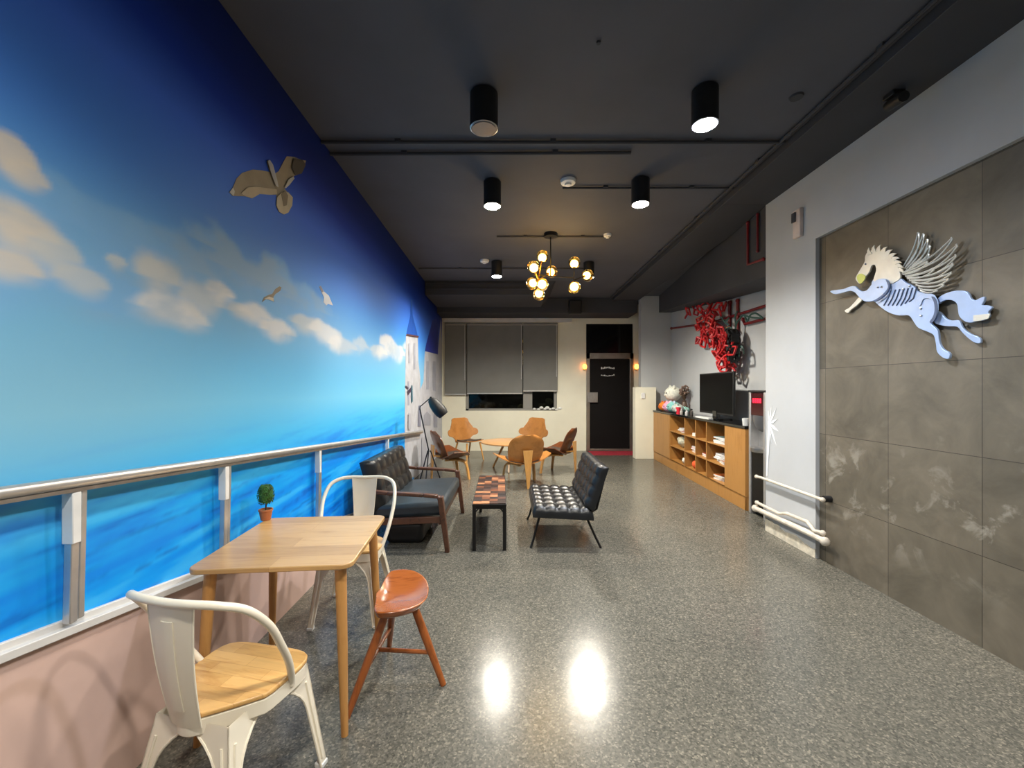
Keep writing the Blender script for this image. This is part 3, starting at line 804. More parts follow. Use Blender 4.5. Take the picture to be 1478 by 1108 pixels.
# ------------------------------------------------------------------ coffee table
ct = empty('coffee_table', (-.225, 4.45, 0), 1.5)
hw, hl, zt = .158, .62, .435
m = MB(); m.box((-hw, -hl, zt-.03), (hw, hl, zt-.004)); m.build('tabletop', M['blackmet'], ct, bevel=.003)
cols = [(120, 70, 44), (70, 42, 32), (178, 122, 84), (52, 34, 30), (150, 84, 46), (92, 60, 50), (44, 34, 34), (142, 92, 64)]
pats = [wood('patch_wood_%d' % i, c, tuple(int(x*.75) for x in c), (5, 26, 20), .35, .2) for i, c in enumerate(cols)]
m = MB(); nx, ny = 4, 16; cw, chh = (2*hw-.012)/nx, (2*hl-.012)/ny
pat = [[2,2,1,3],[6,1,0,3],[3,0,6,5],[0,7,2,6],[3,1,0,6],[2,2,3,1],[6,5,0,7],[1,3,5,7],[0,1,3,2],[6,3,1,0],[2,0,5,3],[1,2,6,7],[3,1,0,2],[1,6,2,0],[0,3,7,5],[6,0,1,3]]
for i in range(nx):
    for j in range(ny):
        m.m = pat[j][i]; m.box((-hw+.006+i*cw, -hl+.006+j*chh, zt-.004), (-hw+.006+(i+1)*cw-.0008, -hl+.006+(j+1)*chh-.0008, zt+.002+.001*((i+j) % 2)))
m.build('patchwork_inlay', pats, ct, smooth=0)
for sy in (-1, 1):
    for sx in (-1, 1):
        x, y = sx*(hw-.018), sy*(hl-.018)
        lg = MB().box((x-.016, y-.016, 0), (x+.016, y+.016, zt-.03)).build('leg', M['blackmet'], ct, bevel=.002)
        MB().beam((x, y, zt-.09), (x-sx*.05, y, zt-.035), .022, .01).build('brace', M['blackmet'], lg)
    MB().box((-hw+.03, sy*(hl-.018)-.01, zt-.05), (hw-.03, sy*(hl-.018)+.01, zt-.03)).build('end_rail', M['blackmet'], ct)
tag(ct, 'narrow coffee table with patchwork wood top between sofa and black chair', 'table')

# ------------------------------------------------------------------ tufted lounge chair (faces -x)
lc = empty('tufted_lounge_chair', (.50, 4.27, 0), 0)
X = Matrix.Translation((-.03, 0, .30)) @ Matrix.Rotation(math.radians(3), 4, 'Y')
m = MB(); m.X = X; tufted(m, .56, .92, .115, 5, 6, .022, .045, 7)
sc_ = m.build('seat_cushion', M['leather'], lc, smooth=60); tufts(.56, .92, .102, 5, 6, X, sc_, M['leather'])
X = Matrix.Translation((.275, 0, .585)) @ Matrix.Rotation(math.radians(-71), 4, 'Y') @ Matrix.Translation((0, 0, -.05))
m = MB(); m.X = X; tufted(m, .42, .92, .10, 4, 6, .018, .04, 7)
bk = m.build('backrest', M['leather'], lc, smooth=60); tufts(.42, .92, .09, 4, 6, X, bk, M['leather'])
for sy in (-1, 1):
    y = .06+sy*.40
    MB().tube([(-.325, y+sy*.03, 0), (-.30, y, .06), (-.24, y, .29)], .011, 10).build('leg', M['blackmet'], lc)
    MB().tube([(.335, y+sy*.03, 0), (.29, y, .09), (.20, y, .29)], .011, 10).build('leg', M['blackmet'], lc)
    MB().tube([(-.28, y, .292), (.18, y, .285), (.30, y, .36), (.385, y, .70)], .011, 10).build('side_frame', M['blackmet'], lc)
MB().tube([(-.24, -.34, .288), (-.24, .46, .288)], .010, 8).build('cross_bar', M['blackmet'], lc)
MB().tube([(.18, -.34, .285), (.18, .46, .285)], .010, 8).build('cross_bar', M['blackmet'], lc)
tag(lc, 'armless black tufted leather chair on thin metal legs', 'chair')

# ------------------------------------------------------------------ plywood shell chairs (local: faces +y)
def shell_chair(loc, rz, label, wood_m, pad_m):
    r = empty('shell_chair', loc, rz)
    def seat(u, v):
        wd = .44; x = u*wd
        dep = .23*(1-.62*abs(u)**2.2)+.03
        yc = .03-.02*u*u
        y = yc-dep+2*dep*v
        z = .355+.13*abs(u)**2.2+.045*v*v*(1-abs(u))-.03*math.sin(PI*v)*(1-abs(u))
        return (x, y, z)
    MB().sheet(seat, 24, 12, .012).build('seat_shell', wood_m, r, smooth=60)
    def spad(u, v):
        x, y, z = seat(u*.52, .12+.74*v); return (x, y, z+.018)
    MB().sheet(spad, 14, 10, .024).build('seat_pad', pad_m, r, bevel=.006, smooth=60)
    def back(u, v):
        a = v*PI
        wv = .275*(.80+.20*math.sin(min(1, v*2.2)*PI/2))*(1 if v < .6 else (1-((v-.6)/.4)**3.2*.62))*(1 if v > .12 else .82+.18*v/.12)
        z = .34+.46*v; y = -.15-.20*v**.9+.05*u*u
        return (u*wv, y, z)
    MB().sheet(back, 16, 16, .012).build('back_shell', wood_m, r, smooth=60)
    def bpad(u, v):
        x, y, z = back(u*.86, .16+.74*v); return (x, y+.018, z)
    MB().sheet(bpad, 12, 12, .022).build('back_pad', pad_m, r, bevel=.006, smooth=60)
    for sx in (-1, 1):
        pts = bez([(sx*.05, -.12, .325), (sx*.13, .02, .33), (sx*.215, .15, .30), (sx*.245, .19, .2), (sx*.262, .22, 0)], 5)
        m = MB()
        for i in range(len(pts)-1):
            k = i/(len(pts)-1); k2 = (i+1)/(len(pts)-1)
            m.beam(pts[i], pts[i+1], .07-.03*k, .024, .07-.03*k2, .024, up=(sx*.6, 0, 1) if i < 10 else (sx, .6, .2))
        m.build('leg', M['plyleg'], r)
    MB().beam((0, -.315, .57), (0, -.335, 0), .15, .024, .035, .022, up=(0, -1, 0)).build('leg', M['plyleg'], r, bevel=.003)
    MB().beam((0, .0, .345), (0, -.325, .40), .07, .022, .06, .022).build('seat_bracket', M['plyleg'], r)
    tag(r, label, 'chair', 'shell chairs around the low round table'); return r
shell_chair((.16, 6.50, 0), 14, 'plywood shell chair seen from behind, nearest to us at the round table', M['ply'], M['greyleather'])
shell_chair((-1.02, 6.95, 0), -62, 'plywood shell chair with dark pads beside the floor lamp', M['plydark'], M['greyleather'])
shell_chair((.82, 7.45, 0), 62, 'plywood shell chair with dark pads on the right, back toward the door', M['plydark'], M['greyleather'])

def winged_chair(loc, rz, label):
    r = empty('winged_chair', loc, rz)
    def wv(v):
        # v 0 bottom .. 1 top ; lobes at about the middle
        base = .20+.02*v+.10*smooth(.92, .48, v)*smooth(.1, .32, v); lobe = .09*math.sqrt(max(0, 1-((v-.40)/.16)**2))
        top = 1 if v < .9 else math.sqrt(max(.0, 1-((v-.9)/.1)**2))*.35+.65
        return (base+lobe)*top
    def back(u, v):
        w = wv(v); x = u*w
        y = -.18-.14*v+.42*max(0, abs(x)-.12)**1.3
        return (x, y, .36+.50*v)
    MB().sheet(back, 24, 48, .014).build('back_shell', M['ply'], r, smooth=60)
    def seat(u, v):
        w = .22-.03*(1-v)
        return (u*w, -.20+.44*v, .375+.03*v-.02*math.sin(PI*v)+.02*u*u)
    MB().sheet(seat, 12, 12, .016).build('seat_shell', M['ply'], r, smooth=60)
    MB().sheet(lambda u, v: (seat(u*.9, .08+.84*v)[0], seat(u*.9, .08+.84*v)[1], seat(u*.9, .08+.84*v)[2]+.02), 8, 8, .026).build('seat_pad', M['greyleather'], r, bevel=.006, smooth=60)
    for sx in (-1, 1):
        MB().tube([(sx*.17, .18, .37), (sx*.22, .24, 0)], [.02, .013], 10).build('leg', M['plyleg'], r)
        MB().tube([(sx*.17, -.14, .36), (sx*.21, -.26, 0)], [.02, .013], 10).build('leg', M['plyleg'], r)
    tag(r, label, 'chair', 'winged plywood chairs by the window wall'); return r
winged_chair((-.92, 8.72, 0), 224, 'orange plywood chair with winged back below the blind, left of two')
winged_chair((.34, 8.75, 0), 138, 'orange plywood chair with winged back below the window, right of two')

# round low table
rt = empty('round_table', (-.05, 7.72, 0))
MB().lathe([(.50, .485), (.53, .495), (.53, .512), (.5, .516), (.001, .516)], n=48).build('tabletop', M['tabletop2'], rt, smooth=30)
for k in range(3):
    a = 2*PI*k/3+.5
    MB().beam((.10*math.cos(a), .10*math.sin(a), .486), (.36*math.cos(a), .36*math.sin(a), 0), .05, .03, .03, .025).build('leg', M['cream'] if k == 9 else M['plyleg'], rt, bevel=.004)
MB().lathe([(.14, .462), (.14, .486)], n=24).build('hub', M['plyleg'], rt)
tag(rt, 'low round light wood table ringed by plywood chairs', 'table')

# ------------------------------------------------------------------ floor lamp
fl = empty('floor_lamp', (-1.17, 5.86, 0))
for a in (20, 150, 265):
    a = math.radians(a); MB().tube([(.02*math.cos(a), .02*math.sin(a), .62), (.23*math.cos(a), .23*math.sin(a), 0)], .009, 8).build('leg', M['blackmet'], fl)
MB().tube([(0, 0, .6), (-.13, 0, 1.21)], .009, 10).build('pole', M['blackmet'], fl)
MB().tube([(-.13, 0, 1.21), (-.125, 0, 1.24), (.02, -.02, 1.36), (.03, -.02, 1.365)], .007, 8).build('arm', M['blackmet'], fl)
MB().ball((.03, -.02, 1.365), .018, n=10).build('joint', M['blackmet'], fl)
m = MB(); m.X = Matrix.Translation((.02, -.02, 1.35)) @ Matrix.Rotation(math.radians(-40), 4, 'Y')
m.lathe([(.02, .01), (.05, -.02), (.075, -.08), (.09, -.17), (.088, -.25), (.07, -.30), (.062, -.295), (.08, -.24), (.08, -.17), (.045, -.03), (.001, -.01)], n=24)
m.build('lamp_shade', M['black'], fl)
tag(fl, 'black tripod floor lamp with an angled shade behind the sofa', 'lamp')

# ------------------------------------------------------------------ ceiling fittings
LZ = 3.26
def downlight(x, y, state, label, r=.085, k=1):
    e = empty('ceiling_spotlight', (x, y, CE)); h = CE-LZ
    MB().lathe([(r, -h), (r, -.012), (r*.9, -.004), (r*.4, -.001)], n=32).build('housing', M['black'], e)
    prof = [(r, -h-.001), (r*.92, -h-.003), (r*.86, -h+.004), (r*.7, -h+.03)]
    MB().lathe(prof+[(r*.7, -h+.032)], n=32).build('reflector_ring', M['lens'], e)
    MB().lathe([(r*.84, -h-.003), (r*.84, -h-.007)], n=32).build('lamp_lens', {'cool': M['lampcool'], 'warm': M['lampwarm'], 'far': M['lampwarm'], 'off': M['lens']}[state], e)
    tag(e, label, 'ceiling light', 'black cylinder spotlights on the ceiling')
    if state != 'off':
        l = bpy.data.lights.new('spot_beam', 'SPOT'); l.spot_size = math.radians(160 if state == 'far' else 140); l.spot_blend = .6 if state == 'far' else .75
        l.shadow_soft_size = .10; l.energy = POW[state]*k; l.color = {'cool': (.86, .91, 1), 'warm': (1, .955, .87), 'far': (1, .94, .82)}[state]
        lo = bpy.data.objects.new('spot_beam', l); C.objects.link(lo); lo.parent = e; lo.location = (0, 0, -h-.012)
    return e
POW = {'cool': 200, 'warm': 175, 'far': 400}
downlight(-.19, 2.82, 'off', 'unlit black cylinder spotlight nearest on the left of the ceiling', .095)
downlight(1.29, 2.78, 'cool', 'brightest cool white ceiling spotlight, nearest on the right')
downlight(-.19, 4.02, 'warm', 'lit ceiling spotlight left of the smoke detector')
downlight(1.23, 3.98, 'warm', 'lit ceiling spotlight right of the smoke detector')
downlight(-.24, 6.55, 'far', 'lit ceiling spotlight farthest back on the left, above the round table', k=.6)
downlight(1.22, 6.6, 'far', 'black cylinder spotlight behind the globe chandelier', k=1.05)
# same row continues behind the viewer
for x, y in ((-.19, .3), (1.29, 1.1), (1.29, -1.2)):
    downlight(x, y, 'warm', 'cylinder spotlight of the same rows behind the viewer')
def disc_detector(x, y, label, r=.06):
    e = empty('smoke_detector', (x, y, CE))
    MB().lathe([(r, 0), (r, -.012), (r*.92, -.03), (r*.5, -.036)], n=24).build('base', M['white_pl'], e)
    MB().lathe([(r*.45, -.036), (r*.4, -.052), (.001, -.056)], n=20).build('sensor_cap', M['white_pl'], e)
    tag(e, label, 'smoke detector', 'white ceiling discs')
disc_detector(.54, 4.0, 'white smoke detector between the two middle ceiling spotlights', .075)
disc_detector(-.43, 6.5, 'white smoke detector left of the farthest lit spotlight', .07)
disc_detector(1.24, 5.4, 'small white ceiling disc right of the chandelier mount', .05)
def conduit(pts, label, r=.014):
    m = MB()
    a = Vector(pts[0]); e = empty('ceiling_conduit', a)
    m.tube([Vector(p)-a for p in pts], r, 8); m.build('pipe', M['beam'], e)
    for i in range(len(pts)-1):
        p, q = Vector(pts[i]), Vector(pts[i+1])
        k = max(2, int((q-p).length/1.1))
        for j in range(k): 
            c = p.lerp(q, (j+.5)/k)-a; MB().cbox((c.x, c.y, (CE-a.z+c.z)/2), (.045, .045, abs(CE-a.z-c.z)+.002)).build('clip', M['beam'], e)
    tag(e, label, 'conduit', 'dark conduits on the ceiling')
conduit([(xw(3.35), 3.35, CE-.02), (2.2, 3.35, CE-.02)], 'dark conduit crossing the ceiling, nearest to us')
conduit([(xw(3.5), 3.52, CE-.02), (1.0, 3.5, CE-.02)], 'dark conduit crossing the ceiling just behind the nearest one')
conduit([(.5, 4.12, CE-.018), (2.2, 4.12, CE-.018)], 'short dark conduit running right from the smoke detector', .01)
conduit([(-.2, 5.45, CE-.016), (1.3, 5.45, CE-.016)], 'thin dark conduit along the chandelier mount', .01)
conduit([(-1.55, 6.9, CE-.016), (1.2, 6.9, CE-.016)], 'thin dark conduit crossing the ceiling far back', .01)
conduit([(2.16, .6, CE-.02), (2.16, 9.1, CE-.02)], 'long dark conduit running along the right ceiling beam')
for i, (x, y) in enumerate([(.2, 2.1), (.5, 2.4), (1.95, 2.85)]):
    tag(MB().lathe([(.045 if i == 2 else .012, 0), (.04 if i == 2 else .012, -.012), (.001, -.014)], n=20).build('junction_box', M['beam'], loc=(x, y, CE)), ['tiny dark ceiling box, left of two', 'tiny dark ceiling box, right of two', 'dark round ceiling box right of the brightest spotlight'][i], 'junction box')
# dark camera on the beam
e = empty('ceiling_camera', (2.5, 2.72, 3.43))
MB().box((-.04, -.04, -.03), (.04, .04, 0)).build('bracket', M['black'], e, bevel=.004)
MB().tube([(0, .04, -.06), (-.03, -.1, -.09)], .032, 14).build('camera_body', M['black'], e)
tag(e, 'small black camera under the ceiling beam at the upper right', 'camera')
# speaker on back beam
e = empty('wall_speaker', (1.38, 9.2, 3.3))
MB().box((-.14, -.16, -.18), (.14, -.02, .12)).build('cabinet', M['black'], e, bevel=.02, seg=3)
MB().box((-.03, -.02, -.05), (.03, 0, .05)).build('bracket', M['blackmet'], e)
tag(e, 'black loudspeaker fixed on the dark beam left of the door', 'speaker')

# chandelier
ch = empty('globe_chandelier', (.50, 5.38, CE))
MB().lathe([(.085, 0), (.09, -.01), (.085, -.045), (.02, -.05)], n=28).build('canopy', M['blackmet'], ch)
MB().tube([(0, 0, -.04), (0, 0, -.56)], .008, 8).build('rod', M['blackmet'], ch)
MB().tube([(-.22, 0, -.53), (0, 0, -.55), (.30, .02, -.57)], .009, 8).build('arm_bar', M['blackmet'], ch)
gl = [(783, 370, -.08), (770, 385, -.14), (796, 392, .06), (768, 409, .02), (783, 411, -.10), (778, 425, .08), (829, 379, .0), (848, 397, .12), (829, 415, -.05)]
for px, y, dy in gl:
    d = 5.38+dy; p = Vector(((px-CX)*d/F-.50, dy, H0+(CY-y)*d/F-CE)); r = .078
    hub = Vector((-.16, 0, -.60)) if px < 800 else Vector((.30, .02, -.60))
    dirv = (p-hub).normalized()
    s_ = MB().tube([hub, p-dirv*(r-.004)], .007, 8).build('arm', M['brass'] if px < 800 else M['blackmet'], ch)
    g = MB().ball(p, r, n=24).build('glass_globe', M['amber'], ch, smooth=80)
    MB().ball(p-dirv*.012, .040, n=14).build('bulb', M['bulb'], g)
    MB().tube([p-dirv*(r-.004), p-dirv*.04], .017, 12).build('socket', M['brass'], g)
tag(ch, 'black chandelier with nine glowing amber glass globes', 'chandelier')
l = bpy.data.lights.new('globes_light', 'POINT'); l.energy = 14; l.color = (1, .75, .42); l.shadow_soft_size = .3
lo = bpy.data.objects.new('globes_light', l); C.objects.link(lo); lo.parent = ch; lo.location = (0, -.1, -.9)

# ------------------------------------------------------------------ counter with cubbies
cu = empty('shelf_counter', (2.93, 6.93, 0), -2.2)
# local: front face x=0, y along wall: -1.90 (near) .. 1.85 (far)
Y0, Y1, DEP, HT = -1.84, 1.88, .41, 1.035
m = MB(); m.box((-.015, Y0-.01, HT-.035), (DEP, Y1+.01, HT)); m.build('counter_top', M['blackgl'], cu, bevel=.003)
ys = [Y0+.53, Y0+1.12, Y0+1.52, Y0+1.98, Y0+2.72]
m = MB(); hb = .17
m.box((0, Y0, .0), (.02, Y1, hb)); m.box((DEP-.02, Y0, 0), (DEP-.005, Y1, HT-.035))
m.box((0, Y1-.02, 0), (DEP, Y1, HT-.035)); m.box((0, Y0, 0), (DEP, Y0+.02, HT-.035)); m.box((.0, Y0, hb-.02), (DEP, Y1, hb))
m.build('carcass', M['cabinet'], cu, bevel=.0015)
for y in ys: MB().box((.0, y-.01, hb), (DEP-.02, y+.01, HT-.035)).build('divider', M['cabinet'], cu)
rows = [hb, hb+.27, hb+.54]
for z in rows[1:]: MB().box((.002, ys[0], z-.016), (DEP-.02, ys[-1], z)).build('shelf', M['cabinet'], cu)
MB().box((-.004, Y0+.003, hb+.004), (.0, ys[0]-.004, HT-.04)).build('door', M['cabinet'], cu)
MB().box((-.004, ys[-1]+.012, hb+.004), (.0, Y1-.004, HT-.04)).build('door', M['cabinet'], cu)
tag(cu, 'long wooden counter with black top and twelve open cubbyholes', 'counter')
RZ = math.radians(-2.2); RM = Matrix.Translation((2.93, 6.93, 0)) @ Matrix.Rotation(RZ, 4, 'Z')
def on(x, y, z): return RM @ Vector((x, y, z))
def paper_stack(y, z, n, w, l, cols, tilt, label, name='magazine', cat='magazine', group=None):
    for k in range(n):
        p = on(.03+.17, y+random.uniform(-.01, .01), z+.0235*k+.001)
        th = .022
        e = empty(name, p, math.degrees(RZ)+random.uniform(-tilt, tilt))
        c = cols[k % len(cols)]
        cm = pm('cover_%d_%d_%d' % c, c, .45, var=.35, vscale=25)
        MB().box((-l/2, -w/2, th-.0015), (l/2, w/2, th)).build('cover', cm, e)
        MB().box((-l/2+.002, -w/2+.002, 0), (l/2-.002, w/2-.002, th-.0015)).build('pages', M['white_pl'], e)
        tag(e, label[k] if isinstance(label, list) else label, cat, group)
cc = [(ys[i]+ys[i+1])/2 for i in range(4)]
pos = ['lowest', 'second from the bottom', 'middle', 'second from the top', 'topmost']
def lab(pre, n, where):
    names = {2: ['lower', 'upper'], 3: ['lowest', 'middle', 'topmost'], 4: ['lowest', 'second lowest', 'second highest', 'topmost'], 5: pos}[n]
    return ['%s, %s of the pile in %s' % (pre, q, where) for q in names]
# columns: 0 nearest (right in photo) .. 3 farthest (left in photo)
paper_stack(cc[0]-.04, rows[2], 4, .38, .28, [(200, 198, 190), (150, 160, 156), (214, 206, 196), (90, 110, 108)], 14, lab('pale magazine', 4, 'the top right cubbyhole'), group='magazines in the top right cubbyhole')
paper_stack(cc[0]-.04, rows[1], 5, .38, .28, [(214, 212, 208), (176, 120, 90), (220, 220, 222), (90, 80, 84), (212, 216, 222)], 16, lab('white magazine', 5, 'the middle right cubbyhole'), group='magazines in the middle right cubbyhole')
paper_stack(cc[0]+.12, rows[0], 3, .22, .22, [(200, 150, 96), (216, 196, 160), (190, 110, 60)], 30, lab('tan booklet', 3, 'the bottom right cubbyhole'), group='booklets in the bottom right cubbyhole')
paper_stack(cc[0]-.15, rows[0], 2, .14, .20, [(170, 50, 80), (90, 96, 150)], 30, lab('crimson and blue booklet', 2, 'the bottom right cubbyhole'), group='small booklets in the bottom right cubbyhole')
paper_stack(cc[1], rows[1], 2, .26, .26, [(160, 50, 50), (140, 44, 40)], 10, lab('dark red book', 2, 'the middle row, third column'), name='book', cat='book', group='dark red books in the counter')
paper_stack(cc[2], rows[1], 4, .26, .26, [(200, 80, 70), (220, 214, 206), (190, 60, 70), (226, 222, 214)], 12, lab('red and white book', 4, 'the middle row, second column'), name='book', cat='book', group='red and white books in the counter')
paper_stack(cc[2], rows[2], 2, .22, .24, [(220, 212, 196), (232, 226, 212)], 8, lab('cream booklet', 2, 'the top cubbyhole of the second column'), group='cream booklets in the counter')
paper_stack(cc[3], rows[2], 3, .28, .24, [(178, 90, 80), (214, 190, 180), (224, 216, 206)], 20, lab('pinkish booklet', 3, 'the top left cubbyhole'), group='booklets in the top left cubbyhole')
def crumple(name, c, r, col, label, cat, sx=1, sy=1, sz=1, seed=0, par=None):
    m = MB(); m.ball((0, 0, 0), r, sx, sy, sz, n=20)
    m.v = [tuple(Vector(v)*(1+.22*noise.noise(Vector(v)*(2.0/r)+Vector((seed, 0, 0))))) for v in m.v]
    zmin = min(v[2] for v in m.v); m.v = [(v[0], v[1], v[2]-zmin) for v in m.v]
    o = m.build(name, pm('soft_%d_%d_%d' % col, col, .8, var=.15, vscale=20), par, smooth=80); o.location = c
    if label: tag(o, label, cat)
    return o
crumple('plastic_bag', on(.14, cc[3], rows[1]+.002), .12, (180, 178, 158), 'crumpled pale bag in the middle left cubbyhole', 'bag', 1, 1.3, .85, 3)
crumple('paper_ball', on(.10, cc[3]-.12, rows[0]+.002), .05, (206, 206, 200), 'small white crumpled ball in the bottom left cubbyhole', 'ball', 1, 1, 1, 5)
crumple('orange_toy', on(.12, cc[2], rows[0]+.002), .075, (232, 92, 44), 'bright orange soft toy in the bottom cubbyhole of the second column', 'toy', 1, 1.3, .9, 8)

# things on the counter
def plush(y, x, r, col, label, ears=None, seed=1, flatn=.8):
    e = empty('plush_toy', on(x, y, HT)); col_m = pm('plush_%d_%d_%d' % col, col, .85, var=.1, vscale=30, bump=.5, bscale=120)
    m = MB(); m.ball((0, 0, r*flatn+.001), r, 1, 1, flatn, n=20); m.build('body', col_m, e, smooth=80)
    if ears:
        for s in (-1, 1):
            MB().ball((-.02, s*r*.62, r*flatn*1.85), r*.24, .6, 1, 1.2, n=12).build('ear', pm('plush_%d_%d_%d' % ears, ears, .85), e, smooth=80)
            MB().ball((-r*.93, s*r*.3, r*flatn*1.1), r*.09, n=8).build('eye', M['black'], e)
        MB().ball((-r*.95, 0, r*flatn*.85), r*.16, n=10).build('muzzle', pm('plush_%d_%d_%d' % ears, ears, .85), e, smooth=80)
    tag(e, label, 'soft toy', 'soft toys piled on the counter'); return e
o = plush(1.72, .12, .06, (60, 40, 34), 'dark brown soft toy at the far end of the counter', (80, 56, 44))
o = plush(1.515, .11, .12, (232, 128, 40), 'orange soft toy below the white round one', (200, 90, 30))
o = plush(1.27, .12, .125, (226, 160, 186), 'pink soft toy between the orange and teal ones', (240, 190, 206))
o = plush(1.02, .12, .13, (126, 186, 180), 'teal soft toy in the front of the toy pile', (190, 206, 226))
o = plush(.785, .11, .11, (176, 182, 176), 'grey and mint soft toy at the near end of the pile', (140, 160, 150))
o = plush(.90, .30, .07, (150, 196, 184), 'mint soft toy behind the teal one', (150, 196, 184))
o = plush(1.36, .32, .085, (214, 186, 200), 'pale pink soft toy behind the pink one', (214, 186, 200))
o = plush(1.52, .28, .165, (226, 226, 212), 'large round white soft toy on top of the toy pile', (226, 226, 212), flatn=.92)
o.location.z = HT+.20
tag(o, o['label'], 'soft toy', 'soft toys piled on the counter')
o2 = plush(1.66, .32, .10, (196, 110, 60), 'rust coloured soft toy under the large white one', (196, 110, 60)); 
# dried flowers in vase
e = empty('dried_flower_vase', on(.36, 1.12, HT))
MB().lathe([(.05, 0), (.065, .05), (.06, .14), (.035, .2), (.045, .23)], n=20).build('vase', pm('brown_vase', (92, 72, 60), .5), e)
m = MB(); m2 = MB()
for k in range(46):
    a = random.uniform(0, 2*PI); tl = random.uniform(.02, .17); h = random.uniform(.34, .52)
    tip = Vector((tl*math.cos(a)*.5, tl*math.sin(a), h)); m.tube([(0, 0, .2), tip*.6+Vector((0, 0, .1)), tip], .0025, 5)
    m2.ball(tip, random.uniform(.014, .026), n=8)
m.build('stems', M['soil'], e); m2.build('dried_blossoms', pm('dried_blossom', (104, 84, 74), .9, var=.35, vscale=30), e)
tag(e, 'vase of brown dried flowers behind the soft toys', 'flowers')
# red cup
e = empty('red_cup', on(.06, .60, HT)); MB().lathe([(.036, 0), (.044, .12), (.040, .12), (.033, .006), (.001, .005)], n=24).build('cup_body', pm('cup_red', (216, 44, 62), .4), e)
MB().box((-.047, -.02, .045), (-.040, .02, .085)).build('cup_label', M['white_pl'], e)
tag(e, 'red cup standing beside the soft toys', 'cup')
o = empty('white_cup', on(.05, -1.74, HT)); MB().lathe([(.030, 0), (.036, .09), (.033, .09), (.027, .006), (.001, .005)], n=24).build('cup_body', M['white_pl'], o); tag(o, 'small white cup on the counter end beside the water dispenser', 'cup')
for i, (x, y, c) in enumerate([(.05, .42, (180, 176, 170)), (.09, .30, (60, 54, 52)), (.05, .18, (200, 200, 200)), (.22, .40, (90, 84, 80))]):
    e = empty('small_bottle', on(x, y, HT)); MB().lathe([(.022, 0), (.025, .01), (.025, .055), (.012, .07), (.012, .085)], n=16).build('bottle_body', pm('bottle_%d' % i, c, .3), e)
    MB().lathe([(.014, .085), (.014, .1)], n=12).build('cap', M['black'] if i % 2 else M['white_pl'], e)
    tag(e, ['grey bottle beside the red cup', 'dark brown bottle, second right of the red cup', 'pale bottle nearest the television stand', 'dark grey bottle behind the other small bottles'][i], 'bottle', 'small bottles on the counter')
tag(MB().box((-.035, -.24, 0), (.035, .24, .022)).build('paper_bundle', M['white_pl'], bevel=.002, loc=on(.035, -.55, HT+.001)), 'pale bundle of papers lying before the television', 'papers')
bpy.data.objects['paper_bundle'].rotation_euler.z = RZ
# TV
tv = empty('television', on(.20, -.60, HT), -2.0)
MB().box((-.02, -.56, .07), (.015, .56, .70)).build('bezel', M['black'], tv, bevel=.004)
MB().box((-.0225, -.54, .10), (-.0195, .54, .68)).build('screen', pm('dark_screen', (4, 5, 7), .3, spec=.06), tv)
MB().box((.015, -.3, .15), (.06, .3, .5)).build('rear_housing', M['black'], tv, bevel=.01)
MB().box((-.03, -.06, .015), (.03, .06, .12)).build('stand_neck', M['blackgl'], tv)
MB().box((-.10, -.26, 0), (.12, .26, .016)).build('stand_base', M['blackgl'], tv, bevel=.004)
tag(tv, 'black flat television on the counter facing the room', 'television')

# ------------------------------------------------------------------ water dispenser (front faces -x)
wd = empty('water_dispenser', (2.86, 4.86, 0))
D = .33; hwd = .165
MB().box((0, -hwd, 0), (D, -hwd+.04, 1.45)).build('side_panel', M['alu'], wd, bevel=.006)
MB().box((0, hwd-.04, 0), (D, hwd, 1.45)).build('side_panel', M['alu'], wd, bevel=.006)
MB().box((.012, -hwd+.04, .04), (D, hwd-.04, .76)).build('lower_door', M['blackgl'], wd, bevel=.004)
MB().box((.10, -hwd+.04, .76), (D, hwd-.04, 1.20)).build('dispensing_bay', M['alu'], wd)
MB().lathe([(.001, .0), (.12, .0), (.125, .01), (.125, .045), (.11, .05)], (.07, 0, .755), 28).build('drip_tray', M['steel'], wd)
m = MB(); m.X = Matrix.Translation((.08, 0, 1.12)); m.lathe([(.02, -.13), (.07, -.10), (.10, -.03), (.11, .06)], n=24); m.build('spout_cover', pm('dispenser_grey', (96, 96, 98), .35), wd)
MB().box((.005, -hwd+.04, 1.18), (D, hwd-.04, 1.44)).build('control_panel', pm('dark_red_panel', (60, 16, 20), .2), wd, bevel=.004)
m = MB()
for k in range(4):
    y = -.075+k*.045; z = 1.33
    for dz in (0, .022, .044): m.box((.001, y, z+dz), (.0045, y+.022, z+dz+.004))
    for dy in (0, .019): m.box((.001, y+dy, z), (.0045, y+dy+.004, z+.048))
m.build('display_digits', M['led'], wd)
MB().box((-.005, -hwd-.005, 1.45), (D, hwd+.005, 1.475)).build('top_cap', M['black'], wd, bevel=.004)
tag(wd, 'silver and black water dispenser with red display at the counter end', 'water dispenser')

